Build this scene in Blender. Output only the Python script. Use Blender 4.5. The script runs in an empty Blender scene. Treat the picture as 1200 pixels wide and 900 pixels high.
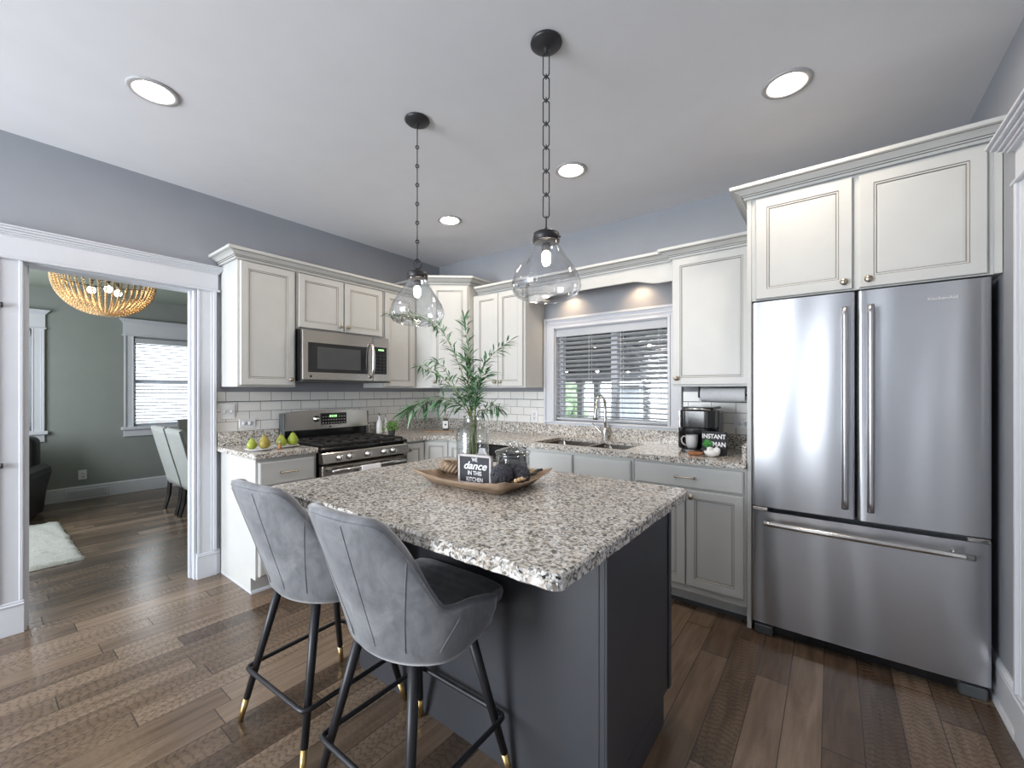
import bpy, bmesh, math, random
from mathutils import Vector, Matrix
R = math.radians
PI = math.pi
sc = bpy.context.scene
col = sc.collection
random.seed(7)

# ------------------------------------------------------------ camera, sky, light, exposure
cam_d = bpy.data.cameras.new('camera')
cam_d.sensor_width = 36.0
cam_d.lens = 36.0 * 491.1 / 1200.0
cam_d.shift_x = (600 - 593) / 1200.0
cam_d.shift_y = (458.4 - 450) / 1200.0
cam_d.clip_start = 0.02
cam = bpy.data.objects.new('camera', cam_d)
cam.location = (3.529, -3.304, 1.323)
cam.rotation_euler = (R(90), 0, R(37.84))
col.objects.link(cam)
sc.camera = cam

sc.view_settings.view_transform = 'Standard'
sc.view_settings.look = 'None'
sc.view_settings.gamma = 1.0
sc.view_settings.use_curve_mapping = False
sc.view_settings.exposure = 0.48
sc.cycles.max_bounces = 8
sc.cycles.diffuse_bounces = 5
sc.cycles.glossy_bounces = 4
sc.cycles.transparent_max_bounces = 24
sc.cycles.transmission_bounces = 6
sc.cycles.sample_clamp_indirect = 6.0
sc.cycles.caustics_reflective = False
sc.cycles.caustics_refractive = False

W = bpy.data.worlds.new('world'); sc.world = W
W.use_nodes = True
wn = W.node_tree.nodes; wn.clear()
wo = wn.new('ShaderNodeOutputWorld'); wb = wn.new('ShaderNodeBackground')
wb.inputs[0].default_value = (0.88, 0.94, 1.0, 1); wb.inputs[1].default_value = 3.8
W.node_tree.links.new(wb.outputs[0], wo.inputs[0])


def area(name, loc, rot, sx, sy, power, color):
    l = bpy.data.lights.new(name, 'AREA'); l.shape = 'RECTANGLE'; l.size = sx; l.size_y = sy
    l.energy = power; l.color = color
    o = bpy.data.objects.new(name, l); o.location = loc; o.rotation_euler = rot
    col.objects.link(o); return o


FILL_COL = (0.90, 0.95, 1.0)
# unseen area lights, added as cool fill for the kitchen and the dining room
area('fill_behind_camera', (0.98, -6.28, 1.50), (R(90), 0, 0), 1.75, 2.05, 140, FILL_COL)  # added main fill, in an opening made up behind the camera
area('fridge_streak_fill', (2.93, -6.28, 1.25), (R(90), 0, 0), .13, 2.1, 5, FILL_COL)  # thin strip added to put a bright streak in the fridge door

area('fill_dining', (-2.0, -4.42, 1.5), (R(90), 0, 0), 1.7, 1.4, 62, FILL_COL)  # added fill out of view, against a wall without a window

# ------------------------------------------------------------ materials
def new_mat(name):
    m = bpy.data.materials.new(name); m.use_nodes = True
    n = m.node_tree.nodes; n.clear()
    out = n.new('ShaderNodeOutputMaterial'); b = n.new('ShaderNodeBsdfPrincipled')
    m.node_tree.links.new(b.outputs[0], out.inputs[0])
    return m, n, m.node_tree.links, b, out


def setp(b, **k):
    names = {'color': 'Base Color', 'rough': 'Roughness', 'metal': 'Metallic', 'ior': 'IOR', 'spec': 'Specular IOR Level',
             'coat': 'Coat Weight', 'sheen': 'Sheen Weight', 'trans': 'Transmission Weight', 'aniso': 'Anisotropic',
             'estr': 'Emission Strength', 'ecol': 'Emission Color', 'sss': 'Subsurface Weight'}
    for a, v in k.items():
        if a in ('color', 'ecol') and len(v) == 3: v = (*v, 1)
        b.inputs[names[a]].default_value = v


def noise(n, l, scale, detail=3, vec=None, dist=0.0, rough=.5):
    t = n.new('ShaderNodeTexNoise'); t.inputs['Scale'].default_value = scale
    t.inputs['Detail'].default_value = detail; t.inputs['Distortion'].default_value = dist
    t.inputs['Roughness'].default_value = rough
    if vec is not None: l.new(vec, t.inputs['Vector'])
    return t


def objco(n, l, scale=(1, 1, 1)):
    tc = n.new('ShaderNodeTexCoord'); mp = n.new('ShaderNodeMapping')
    mp.inputs['Scale'].default_value = scale
    l.new(tc.outputs['Object'], mp.inputs['Vector'])
    return mp.outputs[0]


def geoco(n, l, scale=(1, 1, 1), rot=(0, 0, 0)):
    tc = n.new('ShaderNodeNewGeometry'); mp = n.new('ShaderNodeMapping')
    mp.inputs['Scale'].default_value = scale; mp.inputs['Rotation'].default_value = rot
    l.new(tc.outputs['Position'], mp.inputs['Vector'])
    return mp.outputs[0]


def ramp(n, l, fac, stops, interp='LINEAR'):
    r = n.new('ShaderNodeValToRGB'); r.color_ramp.interpolation = interp
    e = r.color_ramp.elements
    while len(e) > 1: e.remove(e[-1])
    e[0].position = stops[0][0]; e[0].color = (*stops[0][1], 1)
    for p, c in stops[1:]:
        x = e.new(p); x.color = (*c, 1)
    l.new(fac, r.inputs[0]); return r


def bump(n, l, b, height, strength=.3, dist=.002):
    k = n.new('ShaderNodeBump'); k.inputs['Strength'].default_value = strength
    k.inputs['Distance'].default_value = dist
    l.new(height, k.inputs['Height']); l.new(k.outputs[0], b.inputs['Normal']); return k


def M_simple(name, color, rough=.5, var=.06, scale=6, **k):
    """plain finish with a slight mottling so that it stays procedural"""
    m, n, l, b, out = new_mat(name)
    v = objco(n, l); t = noise(n, l, scale, 4, v)
    lo = tuple(c * (1 - var) for c in color); hi = tuple(min(1, c * (1 + var)) for c in color)
    r = ramp(n, l, t.outputs['Fac'], [(.3, lo), (.7, hi)])
    l.new(r.outputs[0], b.inputs['Base Color'])
    setp(b, rough=rough, **k)
    return m


def M_thin_glass(name, tint=(1, 1, 1), rough=.0, base=.05, edge=.75):
    m = bpy.data.materials.new(name); m.use_nodes = True
    n = m.node_tree.nodes; l = m.node_tree.links; n.clear()
    out = n.new('ShaderNodeOutputMaterial'); mx = n.new('ShaderNodeMixShader')
    tr = n.new('ShaderNodeBsdfTransparent'); gl = n.new('ShaderNodeBsdfGlossy')
    tr.inputs[0].default_value = (*tint, 1); gl.inputs['Roughness'].default_value = rough
    lw = n.new('ShaderNodeLayerWeight'); lw.inputs['Blend'].default_value = .25
    rr = n.new('ShaderNodeMapRange'); rr.inputs['To Min'].default_value = base; rr.inputs['To Max'].default_value = edge
    l.new(lw.outputs['Facing'], rr.inputs['Value']); l.new(rr.outputs[0], mx.inputs[0])
    l.new(tr.outputs[0], mx.inputs[1]); l.new(gl.outputs[0], mx.inputs[2]); l.new(mx.outputs[0], out.inputs[0])
    v = objco(n, l, (1, 1, 6)); t = noise(n, l, 9, 2, v)
    bp = n.new('ShaderNodeBump'); bp.inputs['Strength'].default_value = .25; bp.inputs['Distance'].default_value = .01
    l.new(t.outputs['Fac'], bp.inputs['Height']); l.new(bp.outputs[0], gl.inputs['Normal'])
    return m


def M_emit(name, color, strength):
    m, n, l, b, out = new_mat(name); setp(b, color=color, ecol=color, estr=strength); return m


def M_granite(name):
    m, n, l, b, out = new_mat(name)
    v = geoco(n, l)
    w = noise(n, l, 40, 3, v)
    add = n.new('ShaderNodeMixRGB'); add.blend_type = 'ADD'; add.inputs[0].default_value = .022
    l.new(v, add.inputs[1]); l.new(w.outputs['Color'], add.inputs[2])
    vo = n.new('ShaderNodeTexVoronoi'); vo.inputs['Scale'].default_value = 145; l.new(add.outputs[0], vo.inputs['Vector'])
    sep = n.new('ShaderNodeSeparateColor'); l.new(vo.outputs['Color'], sep.inputs[0])
    r1 = ramp(n, l, sep.outputs[0], [(0, (.012, .012, .014)), (.19, (.11, .10, .09)), (.29, (.29, .26, .22)), (.40, (.47, .42, .355)),
                                     (.56, (.64, .62, .58)), (.78, (.80, .79, .77))], 'CONSTANT')
    vo2 = n.new('ShaderNodeTexVoronoi'); vo2.inputs['Scale'].default_value = 78; l.new(add.outputs[0], vo2.inputs['Vector'])
    sep2 = n.new('ShaderNodeSeparateColor'); l.new(vo2.outputs['Color'], sep2.inputs[0])
    r2 = ramp(n, l, sep2.outputs[1], [(0, (.05, .05, .05)), (.10, (.26, .23, .20)), (.3, (.60, .52, .42)), (.55, (.72, .69, .64))], 'CONSTANT')
    mx = n.new('ShaderNodeMixRGB'); mx.inputs[0].default_value = .30
    l.new(r1.outputs[0], mx.inputs[1]); l.new(r2.outputs[0], mx.inputs[2])
    l.new(mx.outputs[0], b.inputs['Base Color'])
    setp(b, rough=.16, spec=.5)
    return m


def M_floor():
    m, n, l, b, out = new_mat('oak_planks')
    g = n.new('ShaderNodeNewGeometry'); sp = n.new('ShaderNodeSeparateXYZ'); l.new(g.outputs['Position'], sp.inputs[0])

    def mth(op, a, c=None):
        x = n.new('ShaderNodeMath'); x.operation = op
        for i, q in enumerate((a, c)):
            if q is None: continue
            if isinstance(q, (int, float)): x.inputs[i].default_value = q
            else: l.new(q, x.inputs[i])
        return x.outputs[0]
    wdt = .125
    u = mth('DIVIDE', sp.outputs[0], wdt); row = mth('FLOOR', u); fu = mth('FRACT', u)
    wn1 = n.new('ShaderNodeTexWhiteNoise'); wn1.noise_dimensions = '1D'; l.new(row, wn1.inputs['W'])
    off = mth('MULTIPLY', wn1.outputs['Value'], 7.3)
    y2 = mth('ADD', mth('DIVIDE', sp.outputs[1], .95), off)
    seg = mth('FLOOR', y2); fv = mth('FRACT', y2)
    idv = mth('ADD', mth('MULTIPLY', row, 17.13), mth('MULTIPLY', seg, 3.7))
    wn2 = n.new('ShaderNodeTexWhiteNoise'); wn2.noise_dimensions = '1D'; l.new(idv, wn2.inputs['W'])
    # grain stretched along the board, shifted per board
    cmb = n.new('ShaderNodeCombineXYZ')
    l.new(mth('ADD', mth('MULTIPLY', sp.outputs[0], 14), mth('MULTIPLY', wn2.outputs['Value'], 50)), cmb.inputs[0])
    l.new(mth('MULTIPLY', sp.outputs[1], 1.6), cmb.inputs[1]); l.new(mth('MULTIPLY', wn2.outputs['Value'], 31), cmb.inputs[2])
    gr = noise(n, l, 1.0, 5, cmb.outputs[0], dist=1.4)
    wv = n.new('ShaderNodeTexWave'); wv.wave_type = 'BANDS'; wv.bands_direction = 'Y'
    wv.inputs['Scale'].default_value = 7; wv.inputs['Distortion'].default_value = 9; wv.inputs['Detail'].default_value = 2
    wv.inputs['Detail Scale'].default_value = .5
    l.new(cmb.outputs[0], wv.inputs['Vector'])
    fine = noise(n, l, 60, 3, geoco(n, l, (1, .08, 1)))
    tone = ramp(n, l, wn2.outputs['Value'], [(0, (.094, .063, .043)), (.4, (.138, .095, .065)), (.7, (.178, .125, .087)), (1, (.235, .170, .120))])
    gshade = ramp(n, l, gr.outputs['Fac'], [(.35, (.60, .58, .56)), (.6, (1.05, 1.05, 1.05))])
    mu = n.new('ShaderNodeMixRGB'); mu.blend_type = 'MULTIPLY'; mu.inputs[0].default_value = .75
    l.new(tone.outputs[0], mu.inputs[1]); l.new(gshade.outputs[0], mu.inputs[2])
    wsh = ramp(n, l, wv.outputs['Fac'], [(0, (.55, .53, .52)), (.35, (1, 1, 1))])
    sel = mth('GREATER_THAN', wn1.outputs['Value'], .45)
    mu2 = n.new('ShaderNodeMixRGB'); mu2.blend_type = 'MULTIPLY'; l.new(mth('MULTIPLY', sel, .75), mu2.inputs[0])
    l.new(mu.outputs[0], mu2.inputs[1]); l.new(wsh.outputs[0], mu2.inputs[2])
    fsh = ramp(n, l, fine.outputs['Fac'], [(.3, (.80, .80, .80)), (.65, (1.08, 1.08, 1.08))])
    mu3 = n.new('ShaderNodeMixRGB'); mu3.blend_type = 'MULTIPLY'; mu3.inputs[0].default_value = .8
    l.new(mu2.outputs[0], mu3.inputs[1]); l.new(fsh.outputs[0], mu3.inputs[2])
    # seams
    eu = mth('MINIMUM', fu, mth('SUBTRACT', 1, fu)); ev = mth('MINIMUM', fv, mth('SUBTRACT', 1, fv))
    su = mth('LESS_THAN', eu, .014); sv = mth('LESS_THAN', ev, .0022)
    seam = mth('MAXIMUM', su, sv)
    mu4 = n.new('ShaderNodeMixRGB'); l.new(mth('MULTIPLY', seam, .8), mu4.inputs[0]); l.new(mu3.outputs[0], mu4.inputs[1])
    mu4.inputs[2].default_value = (.018, .013, .010, 1)
    l.new(mu4.outputs[0], b.inputs['Base Color'])
    rr = n.new('ShaderNodeMapRange'); rr.inputs['To Min'].default_value = .15; rr.inputs['To Max'].default_value = .30
    l.new(gr.outputs['Fac'], rr.inputs['Value']); l.new(rr.outputs[0], b.inputs['Roughness'])
    h = mth('ADD', mth('MULTIPLY', gr.outputs['Fac'], .5), mth('ADD', mth('MULTIPLY', wv.outputs['Fac'], .25), mth('MULTIPLY', seam, -1)))
    bump(n, l, b, h, .22, .004)
    setp(b, spec=.5)
    return m


def M_tile(axis):
    m, n, l, b, out = new_mat('white_subway_tile')
    g = n.new('ShaderNodeNewGeometry'); sp = n.new('ShaderNodeSeparateXYZ'); l.new(g.outputs['Position'], sp.inputs[0])
    c = n.new('ShaderNodeCombineXYZ'); l.new(sp.outputs[axis], c.inputs[0])
    zz = n.new('ShaderNodeMath'); zz.operation = 'SUBTRACT'; l.new(sp.outputs[2], zz.inputs[0]); zz.inputs[1].default_value = 1.245 - .0745 * 8
    l.new(zz.outputs[0], c.inputs[1])
    br = n.new('ShaderNodeTexBrick'); l.new(c.outputs[0], br.inputs['Vector'])
    br.inputs['Scale'].default_value = 1; br.inputs['Brick Width'].default_value = .158; br.inputs['Row Height'].default_value = .0745
    br.inputs['Mortar Size'].default_value = .0022; br.inputs['Mortar Smooth'].default_value = .3
    br.inputs['Color1'].default_value = (.80, .79, .76, 1); br.inputs['Color2'].default_value = (.74, .735, .72, 1)
    br.inputs['Mortar'].default_value = (.24, .24, .24, 1)
    l.new(br.outputs['Color'], b.inputs['Base Color'])
    iv = n.new('ShaderNodeMath'); iv.operation = 'SUBTRACT'; iv.inputs[0].default_value = 1; l.new(br.outputs['Fac'], iv.inputs[1])
    bump(n, l, b, iv.outputs[0], .5, .003); setp(b, rough=.22)
    return m


def M_steel(name, color=(.62, .62, .63), rough=.26, wav=.35, vertical=False, sc3=(4.5, 4.5, .9), dist=.03):
    m, n, l, b, out = new_mat(name)
    v = objco(n, l, sc3); t = noise(n, l, 1.0, 1, v)
    v2 = objco(n, l, (3, 3, 30 if vertical else 200)); t2 = noise(n, l, 1.0, 2, v2)
    k = bump(n, l, b, t.outputs['Fac'], wav, dist)
    r = n.new('ShaderNodeMapRange'); r.inputs['To Min'].default_value = rough * .96; r.inputs['To Max'].default_value = rough * 1.05
    l.new(t2.outputs['Fac'], r.inputs['Value']); l.new(r.outputs[0], b.inputs['Roughness'])
    setp(b, color=color, metal=1.0)
    return m


def M_velvet():
    m, n, l, b, out = new_mat('grey_velvet')
    v = objco(n, l, (1, 1, .7)); t = noise(n, l, 9, 5, v, dist=.8, rough=.65)
    t2 = noise(n, l, 34, 4, v, dist=.5)
    r = ramp(n, l, t.outputs['Fac'], [(.30, (.145, .15, .165)), (.5, (.215, .22, .235)), (.72, (.315, .32, .335))])
    r2 = ramp(n, l, t2.outputs['Fac'], [(.3, (.86, .86, .86)), (.7, (1.1, 1.1, 1.1))])
    mu = n.new('ShaderNodeMixRGB'); mu.blend_type = 'MULTIPLY'; mu.inputs[0].default_value = .8
    l.new(r.outputs[0], mu.inputs[1]); l.new(r2.outputs[0], mu.inputs[2]); l.new(mu.outputs[0], b.inputs['Base Color'])
    setp(b, rough=.75, sheen=.6); b.inputs['Sheen Roughness'].default_value = .35
    bump(n, l, b, t2.outputs['Fac'], .15, .003)
    return m


def M_wood(name, c1, c2, scale=6, rough=.6, axis=(1, 8, 8)):
    m, n, l, b, out = new_mat(name)
    v = objco(n, l, axis); t = noise(n, l, scale, 5, v, dist=1.2)
    r = ramp(n, l, t.outputs['Fac'], [(.3, c1), (.7, c2)]); l.new(r.outputs[0], b.inputs['Base Color'])
    bump(n, l, b, t.outputs['Fac'], .3, .003); setp(b, rough=rough); return m


MT = {}
MT['wall'] = M_simple('blue_grey_wall_paint', (.305, .322, .355), .75, .02)
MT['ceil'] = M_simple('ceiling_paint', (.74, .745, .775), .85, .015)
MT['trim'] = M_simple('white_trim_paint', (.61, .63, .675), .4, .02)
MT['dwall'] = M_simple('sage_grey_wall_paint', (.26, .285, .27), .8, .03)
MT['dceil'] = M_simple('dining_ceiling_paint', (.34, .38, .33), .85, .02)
MT['cab'] = M_simple('antique_white_cabinet_paint', (.57, .575, .56), .38, .025)
MT['glaze'] = M_simple('grey_brown_glaze_line', (.20, .185, .16), .55, .1)
MT['cabside'] = M_simple('antique_white_cabinet_side', (.60, .595, .565), .45, .02)
MT['floor'] = M_floor()
MT['granite'] = M_granite('speckled_granite')
MT['tileA'] = M_tile(1); MT['tileB'] = M_tile(0)
MT['steel'] = M_steel('brushed_stainless_steel', (.42, .395, .365), .22, wav=.10, dist=.02)
MT['fridge'] = M_steel('fridge_stainless_steel', (.56, .57, .60), .31, .0, True)
MT['chrome'] = M_steel('brushed_nickel', (.66, .65, .63), .2, .0)
MT['hsteel'] = M_steel('satin_handle_steel', (.50, .50, .52), .3, .0)
MT['knob'] = M_steel('antique_nickel', (.42, .37, .30), .32, .0)
MT['black'] = M_simple('gloss_black', (.012, .012, .013), .12, .1)
MT['mblack'] = M_simple('matt_black_metal', (.018, .018, .021), .42, .1)
MT['iron'] = M_simple('cast_iron', (.022, .02, .02), .55, .2)
MT['dark'] = M_simple('dark_grey_plastic', (.06, .065, .07), .5, .1)
MT['slate'] = M_simple('slate_island_paint', (.050, .052, .060), .42, .06, 3)
MT['gold'] = M_steel('brushed_gold', (.72, .52, .22), .31, .0)
MT['velvet'] = M_velvet()
MT['glass'] = M_thin_glass('clear_glass', (.93, .95, .95), .02, .10, .85)
MT['pglass'] = M_thin_glass('pendant_glass', (.93, .94, .96), .04, .14, .9)
MT['wglass'] = M_thin_glass('window_glass', (.97, .98, .98), 0, .04, .5)
MT['blind'] = M_simple('white_blind_slat', (.50, .52, .55), .45, .02)
MT['can'] = M_emit('can_light_lens', (1.0, .85, .69), 120)
MT['canring'] = M_simple('can_light_trim', (.42, .42, .43), .5, .02)
MT['bulb'] = M_emit('pendant_bulb_glow', (1.0, .86, .68), 80)
MT['white'] = M_simple('white_ceramic', (.78, .78, .78), .25, .02)
MT['whiteplastic'] = M_simple('white_plastic', (.74, .75, .77), .35, .02)
MT['paper'] = M_simple('paper_towel', (.74, .75, .77), .9, .04, 40)
MT['mug'] = M_simple('grey_white_stoneware', (.55, .56, .58), .4, .05)
MT['traywood'] = M_wood('weathered_brown_wood', (.24, .165, .11), (.47, .34, .235), 5, .7, (1, 6, 10))
MT['leaf'] = M_simple('bamboo_leaf_green', (.075, .19, .085), .5, .45, 30)
MT['leaf2'] = M_simple('pale_bamboo_leaf', (.16, .30, .15), .5, .3, 30)
MT['stem'] = M_simple('bamboo_stem', (.16, .19, .06), .55, .3, 20)
MT['basil'] = M_simple('bright_green_leaf', (.10, .24, .03), .5, .5, 60)
MT['pear'] = M_simple('green_pear_skin', (.27, .33, .035), .4, .25, 14)
MT['pear2'] = M_simple('russet_pear_skin', (.27, .22, .04), .45, .25, 12)
MT['fabric'] = M_simple('light_grey_linen', (.42, .44, .43), .9, .08, 60)
MT['taupe'] = M_simple('taupe_linen', (.17, .17, .15), .9, .08, 60)
MT['leather'] = M_simple('dark_brown_leather', (.012, .010, .010), .35, .3, 14)
MT['espresso'] = M_simple('espresso_wood', (.012, .009, .008), .35, .2)
MT['rug'] = M_simple('cream_shag', (.46, .47, .44), 1, .15, 90)
MT['bead'] = M_simple('natural_wood_bead', (.72, .52, .30), .5, .2, 20)
MT['rope'] = M_wood('seagrass_rope', (.20, .13, .08), (.55, .42, .30), 18, .9, (3, 3, 3))
MT['yarn'] = M_simple('charcoal_yarn', (.055, .056, .068), .9, .8, 110)
MT['chalk'] = M_simple('chalkboard_black', (.018, .020, .028), .6, .2)
MT['ink'] = M_simple('white_lettering', (.85, .85, .86), .6, .01)
MT['greytag'] = M_simple('grey_painted_wood', (.36, .35, .37), .6, .06)
MT['wwood'] = M_simple('whitewashed_wood', (.56, .53, .53), .6, .12, 30)
MT['greenink'] = M_simple('green_print', (.03, .19, .03), .5, .4, 40)
MT['orange'] = M_wood('orange_brown_wood', (.24, .09, .035), (.46, .22, .10), 9, .45, (1, 1, 1))
MT['lcd'] = M_emit('green_display_digits', (.35, .85, .3), 1.2)
MT['porch'] = M_simple('dark_porch_wood', (.03, .032, .035), .7, .2)
MT['porchpost'] = M_simple('grey_porch_post', (.20, .21, .22), .7, .1)
MT['concrete'] = M_simple('pale_concrete', (.34, .34, .33), .9, .06, 2)
MT['house'] = M_simple('grey_siding', (.34, .36, .40), .8, .05)
MT['hedge'] = M_simple('hedge_leaves', (.34, .46, .28), .7, .5, 8)
MT['porchlamp'] = M_emit('porch_bulb_glow', (1, .9, .72), 14)
MT['chbulb'] = M_emit('chandelier_bulb_glow', (1.0, .78, .48), 75)


# ------------------------------------------------------------ mesh builder
class MB:
    def __init__(s): s.v = []; s.f = []; s.m = []; s.mi = 0; s.sm = []; s.smooth = False

    def add(s, vs, fs, smooth=None):
        o = len(s.v); s.v += [tuple(v) for v in vs]
        for f in fs:
            s.f.append(tuple(i + o for i in f)); s.m.append(s.mi); s.sm.append(s.smooth if smooth is None else smooth)
        return s

    def box(s, x0, x1, y0, y1, z0, z1, bev=0, seg=1):
        if x0 > x1: x0, x1 = x1, x0
        if y0 > y1: y0, y1 = y1, y0
        if z0 > z1: z0, z1 = z1, z0
        if not bev:
            vs = [(x, y, z) for x in (x0, x1) for y in (y0, y1) for z in (z0, z1)]
            return s.add(vs, [(0, 1, 3, 2), (4, 6, 7, 5), (0, 4, 5, 1), (2, 3, 7, 6), (0, 2, 6, 4), (1, 5, 7, 3)], False)
        bm = bmesh.new(); bmesh.ops.create_cube(bm, size=1)
        for v in bm.verts: v.co = Vector(((x0 + x1) / 2 + v.co.x * (x1 - x0), (y0 + y1) / 2 + v.co.y * (y1 - y0), (z0 + z1) / 2 + v.co.z * (z1 - z0)))
        bmesh.ops.bevel(bm, geom=list(bm.edges), offset=bev, segments=seg, affect='EDGES', profile=.5)
        return s.frombm(bm, seg > 1)

    def frombm(s, bm, smooth=None, mat=None):
        bm.verts.index_update()
        vs = [(mat @ v.co) if mat else v.co.copy() for v in bm.verts]
        fs = [tuple(v.index for v in f.verts) for f in bm.faces]
        bm.free(); return s.add(vs, fs, smooth)

    def lathe(s, prof, c=(0, 0, 0), n=32, axis='Z', smooth=True, cap=True, closed=False):
        vs = []; fs = []; k = len(prof)
        for i in range(n):
            a = 2 * PI * i / n
            for r, z in prof:
                p = (r * math.cos(a), r * math.sin(a), z)
                if axis == 'Y': p = (p[0], p[2], p[1])
                elif axis == 'X': p = (p[2], p[0], p[1])
                vs.append((p[0] + c[0], p[1] + c[1], p[2] + c[2]))
        kk = k if closed else k - 1
        for i in range(n):
            j = (i + 1) % n
            for q in range(kk):
                q2 = (q + 1) % k
                fs.append((i * k + q, j * k + q, j * k + q2, i * k + q2))
        if cap and not closed:
            if prof[0][0] > 1e-5: fs.append(tuple(i * k for i in range(n))[::-1])
            if prof[-1][0] > 1e-5: fs.append(tuple(i * k + k - 1 for i in range(n)))
        return s.add(vs, fs, smooth)

    def tube(s, pts, r, n=10, closed=False, smooth=True, cap=True):
        pts = [Vector(p) for p in pts]; m = len(pts)
        rs = r if isinstance(r, (list, tuple)) else [r] * m
        vs = []; fs = []; up = None
        for i, p in enumerate(pts):
            if closed:
                t = (pts[(i + 1) % m] - pts[i - 1])
                if up is None:
                    up = Vector((0, 0, 0)); ctr = sum(pts, Vector((0, 0, 0))) / m
                    for q in range(m): up += (pts[q] - ctr).cross(pts[(q + 1) % m] - ctr)
                    up.normalize()
            else: t = (pts[min(i + 1, m - 1)] - pts[max(i - 1, 0)])
            t.normalize()
            if up is None:
                up = Vector((0, 0, 1)) if abs(t.z) < .9 else Vector((1, 0, 0))
            up = (up - t * up.dot(t))
            if up.length < 1e-5: up = Vector((1, 0, 0)) - t * t.x
            up.normalize(); sd = t.cross(up)
            for k in range(n):
                a = 2 * PI * k / n
                vs.append(p + (up * math.cos(a) + sd * math.sin(a)) * rs[i])
        e = m if closed else m - 1
        for i in range(e):
            j = (i + 1) % m
            for k in range(n):
                k2 = (k + 1) % n
                fs.append((i * n + k, i * n + k2, j * n + k2, j * n + k))
        if cap and not closed:
            fs.append(tuple(range(n))[::-1]); fs.append(tuple((m - 1) * n + k for k in range(n)))
        return s.add(vs, fs, smooth)

    def prism(s, poly, z0, z1, bev=0):
        k = len(poly)
        vs = [(x, y, z0) for x, y in poly] + [(x, y, z1) for x, y in poly]
        fs = [tuple(range(k))[::-1], tuple(range(k, 2 * k))] + [(i, (i + 1) % k, (i + 1) % k + k, i + k) for i in range(k)]
        if not bev: return s.add(vs, fs, False)
        bm = bmesh.new(); bv = [bm.verts.new(v) for v in vs]
        for f in fs: bm.faces.new([bv[i] for i in f])
        bmesh.ops.recalc_face_normals(bm, faces=bm.faces)
        bmesh.ops.bevel(bm, geom=list(bm.edges), offset=bev, segments=2, affect='EDGES', profile=.5)
        return s.frombm(bm, False)

    def sphere(s, c, r, n=12, sz=1.0, seg=None):
        prof = [(r * math.sin(PI * i / n), -r * sz * math.cos(PI * i / n)) for i in range(n + 1)]
        prof[0] = (1e-6, prof[0][1]); prof[-1] = (1e-6, prof[-1][1])
        return s.lathe(prof, c, seg or n * 2 if n > 5 else n + 3, cap=False)

    def sweep(s, path, prof, closed=False, cap=True):
        """prof: (outward to the right of travel, z)"""
        m = len(path); P = [Vector((p[0], p[1])) for p in path]; vs = []; fs = []; k = len(prof)
        for i in range(m):
            ds = []
            if i > 0 or closed: ds.append((P[i] - P[i - 1]).normalized())
            if i < m - 1 or closed: ds.append((P[(i + 1) % m] - P[i]).normalized())
            ns = [Vector((d.y, -d.x)) for d in ds]
            nn = ns[0] if len(ns) == 1 else (ns[0] + ns[1])
            if len(ns) == 2: nn = nn / max(.2, (1 + ns[0].dot(ns[1])))
            for o, z in prof: q = P[i] + nn * o; vs.append((q.x, q.y, z))
        e = m if closed else m - 1
        for i in range(e):
            j = (i + 1) % m
            for q in range(k):
                q2 = (q + 1) % k
                fs.append((i * k + q, j * k + q, j * k + q2, i * k + q2))
        if cap and not closed:
            fs.append(tuple(range(k))); fs.append(tuple((m - 1) * k + q for q in range(k))[::-1])
        return s.add(vs, fs, False)

    def build(s, name, mats, parent=None, world=False, recalc=True):
        if not isinstance(mats, (list, tuple)): mats = [mats]
        off = Vector((0, 0, 0))
        if world and parent is not None:
            off = parent.get('_o') and Vector(parent['_o']) or parent.location
        me = bpy.data.meshes.new(name)
        me.from_pydata([(v[0] - off[0], v[1] - off[1], v[2] - off[2]) for v in s.v], [], s.f)
        for mm in mats: me.materials.append(mm)
        me.polygons.foreach_set('material_index', s.m)
        me.polygons.foreach_set('use_smooth', s.sm)
        if recalc:
            bm = bmesh.new(); bm.from_mesh(me); bmesh.ops.recalc_face_normals(bm, faces=bm.faces); bm.to_mesh(me); bm.free()
        me.update()
        o = bpy.data.objects.new(name, me); col.objects.link(o)
        if parent is not None: o.parent = parent
        return o


def thing(name, label, cat, loc=(0, 0, 0), rotz=0, group=None):
    o = bpy.data.objects.new(name, None); o.empty_display_size = .1; col.objects.link(o)
    o.location = loc; o.rotation_euler = (0, 0, rotz)
    o['label'] = label; o['category'] = cat
    if group: o['group'] = group
    return o


def tag(o, label, cat, group=None):
    o['label'] = label; o['category'] = cat
    if group: o['group'] = group
    return o


def struct(o): o['kind'] = 'structure'; return o


def copy_tree(o, loc=None, rotz=None, label=None, parent=None):
    c = o.copy(); col.objects.link(c)
    if parent is not None: c.parent = parent
    if loc is not None: c.location = loc
    if rotz is not None: c.rotation_euler = (0, 0, rotz)
    if label: c['label'] = label
    for ch in list(o.children): copy_tree(ch, parent=c)
    return c


def text_mesh(name, txt, size, mat, parent, loc, rot, extr=.0008, shear=0, offset=0, sx=1):
    c = bpy.data.curves.new(name, 'FONT'); c.body = txt; c.size = size; c.extrude = extr; c.shear = shear; c.offset = offset
    c.align_x = 'CENTER'; c.align_y = 'CENTER'
    t = bpy.data.objects.new(name, c); col.objects.link(t)
    dg = bpy.context.evaluated_depsgraph_get()
    me = bpy.data.meshes.new_from_object(t.evaluated_get(dg))
    bpy.data.objects.remove(t); bpy.data.curves.remove(c)
    me.materials.clear(); me.materials.append(mat)
    o = bpy.data.objects.new(name, me); col.objects.link(o)
    o.location = loc; o.rotation_euler = rot; o.scale = (sx, 1, 1); o.parent = parent
    return o

# ============================================================ THE ROOM
def boxes(name, lst, mat, bev=0):
    m = MB()
    for b in lst: m.box(*b, bev=bev)
    return m.build(name, mat)


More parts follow.
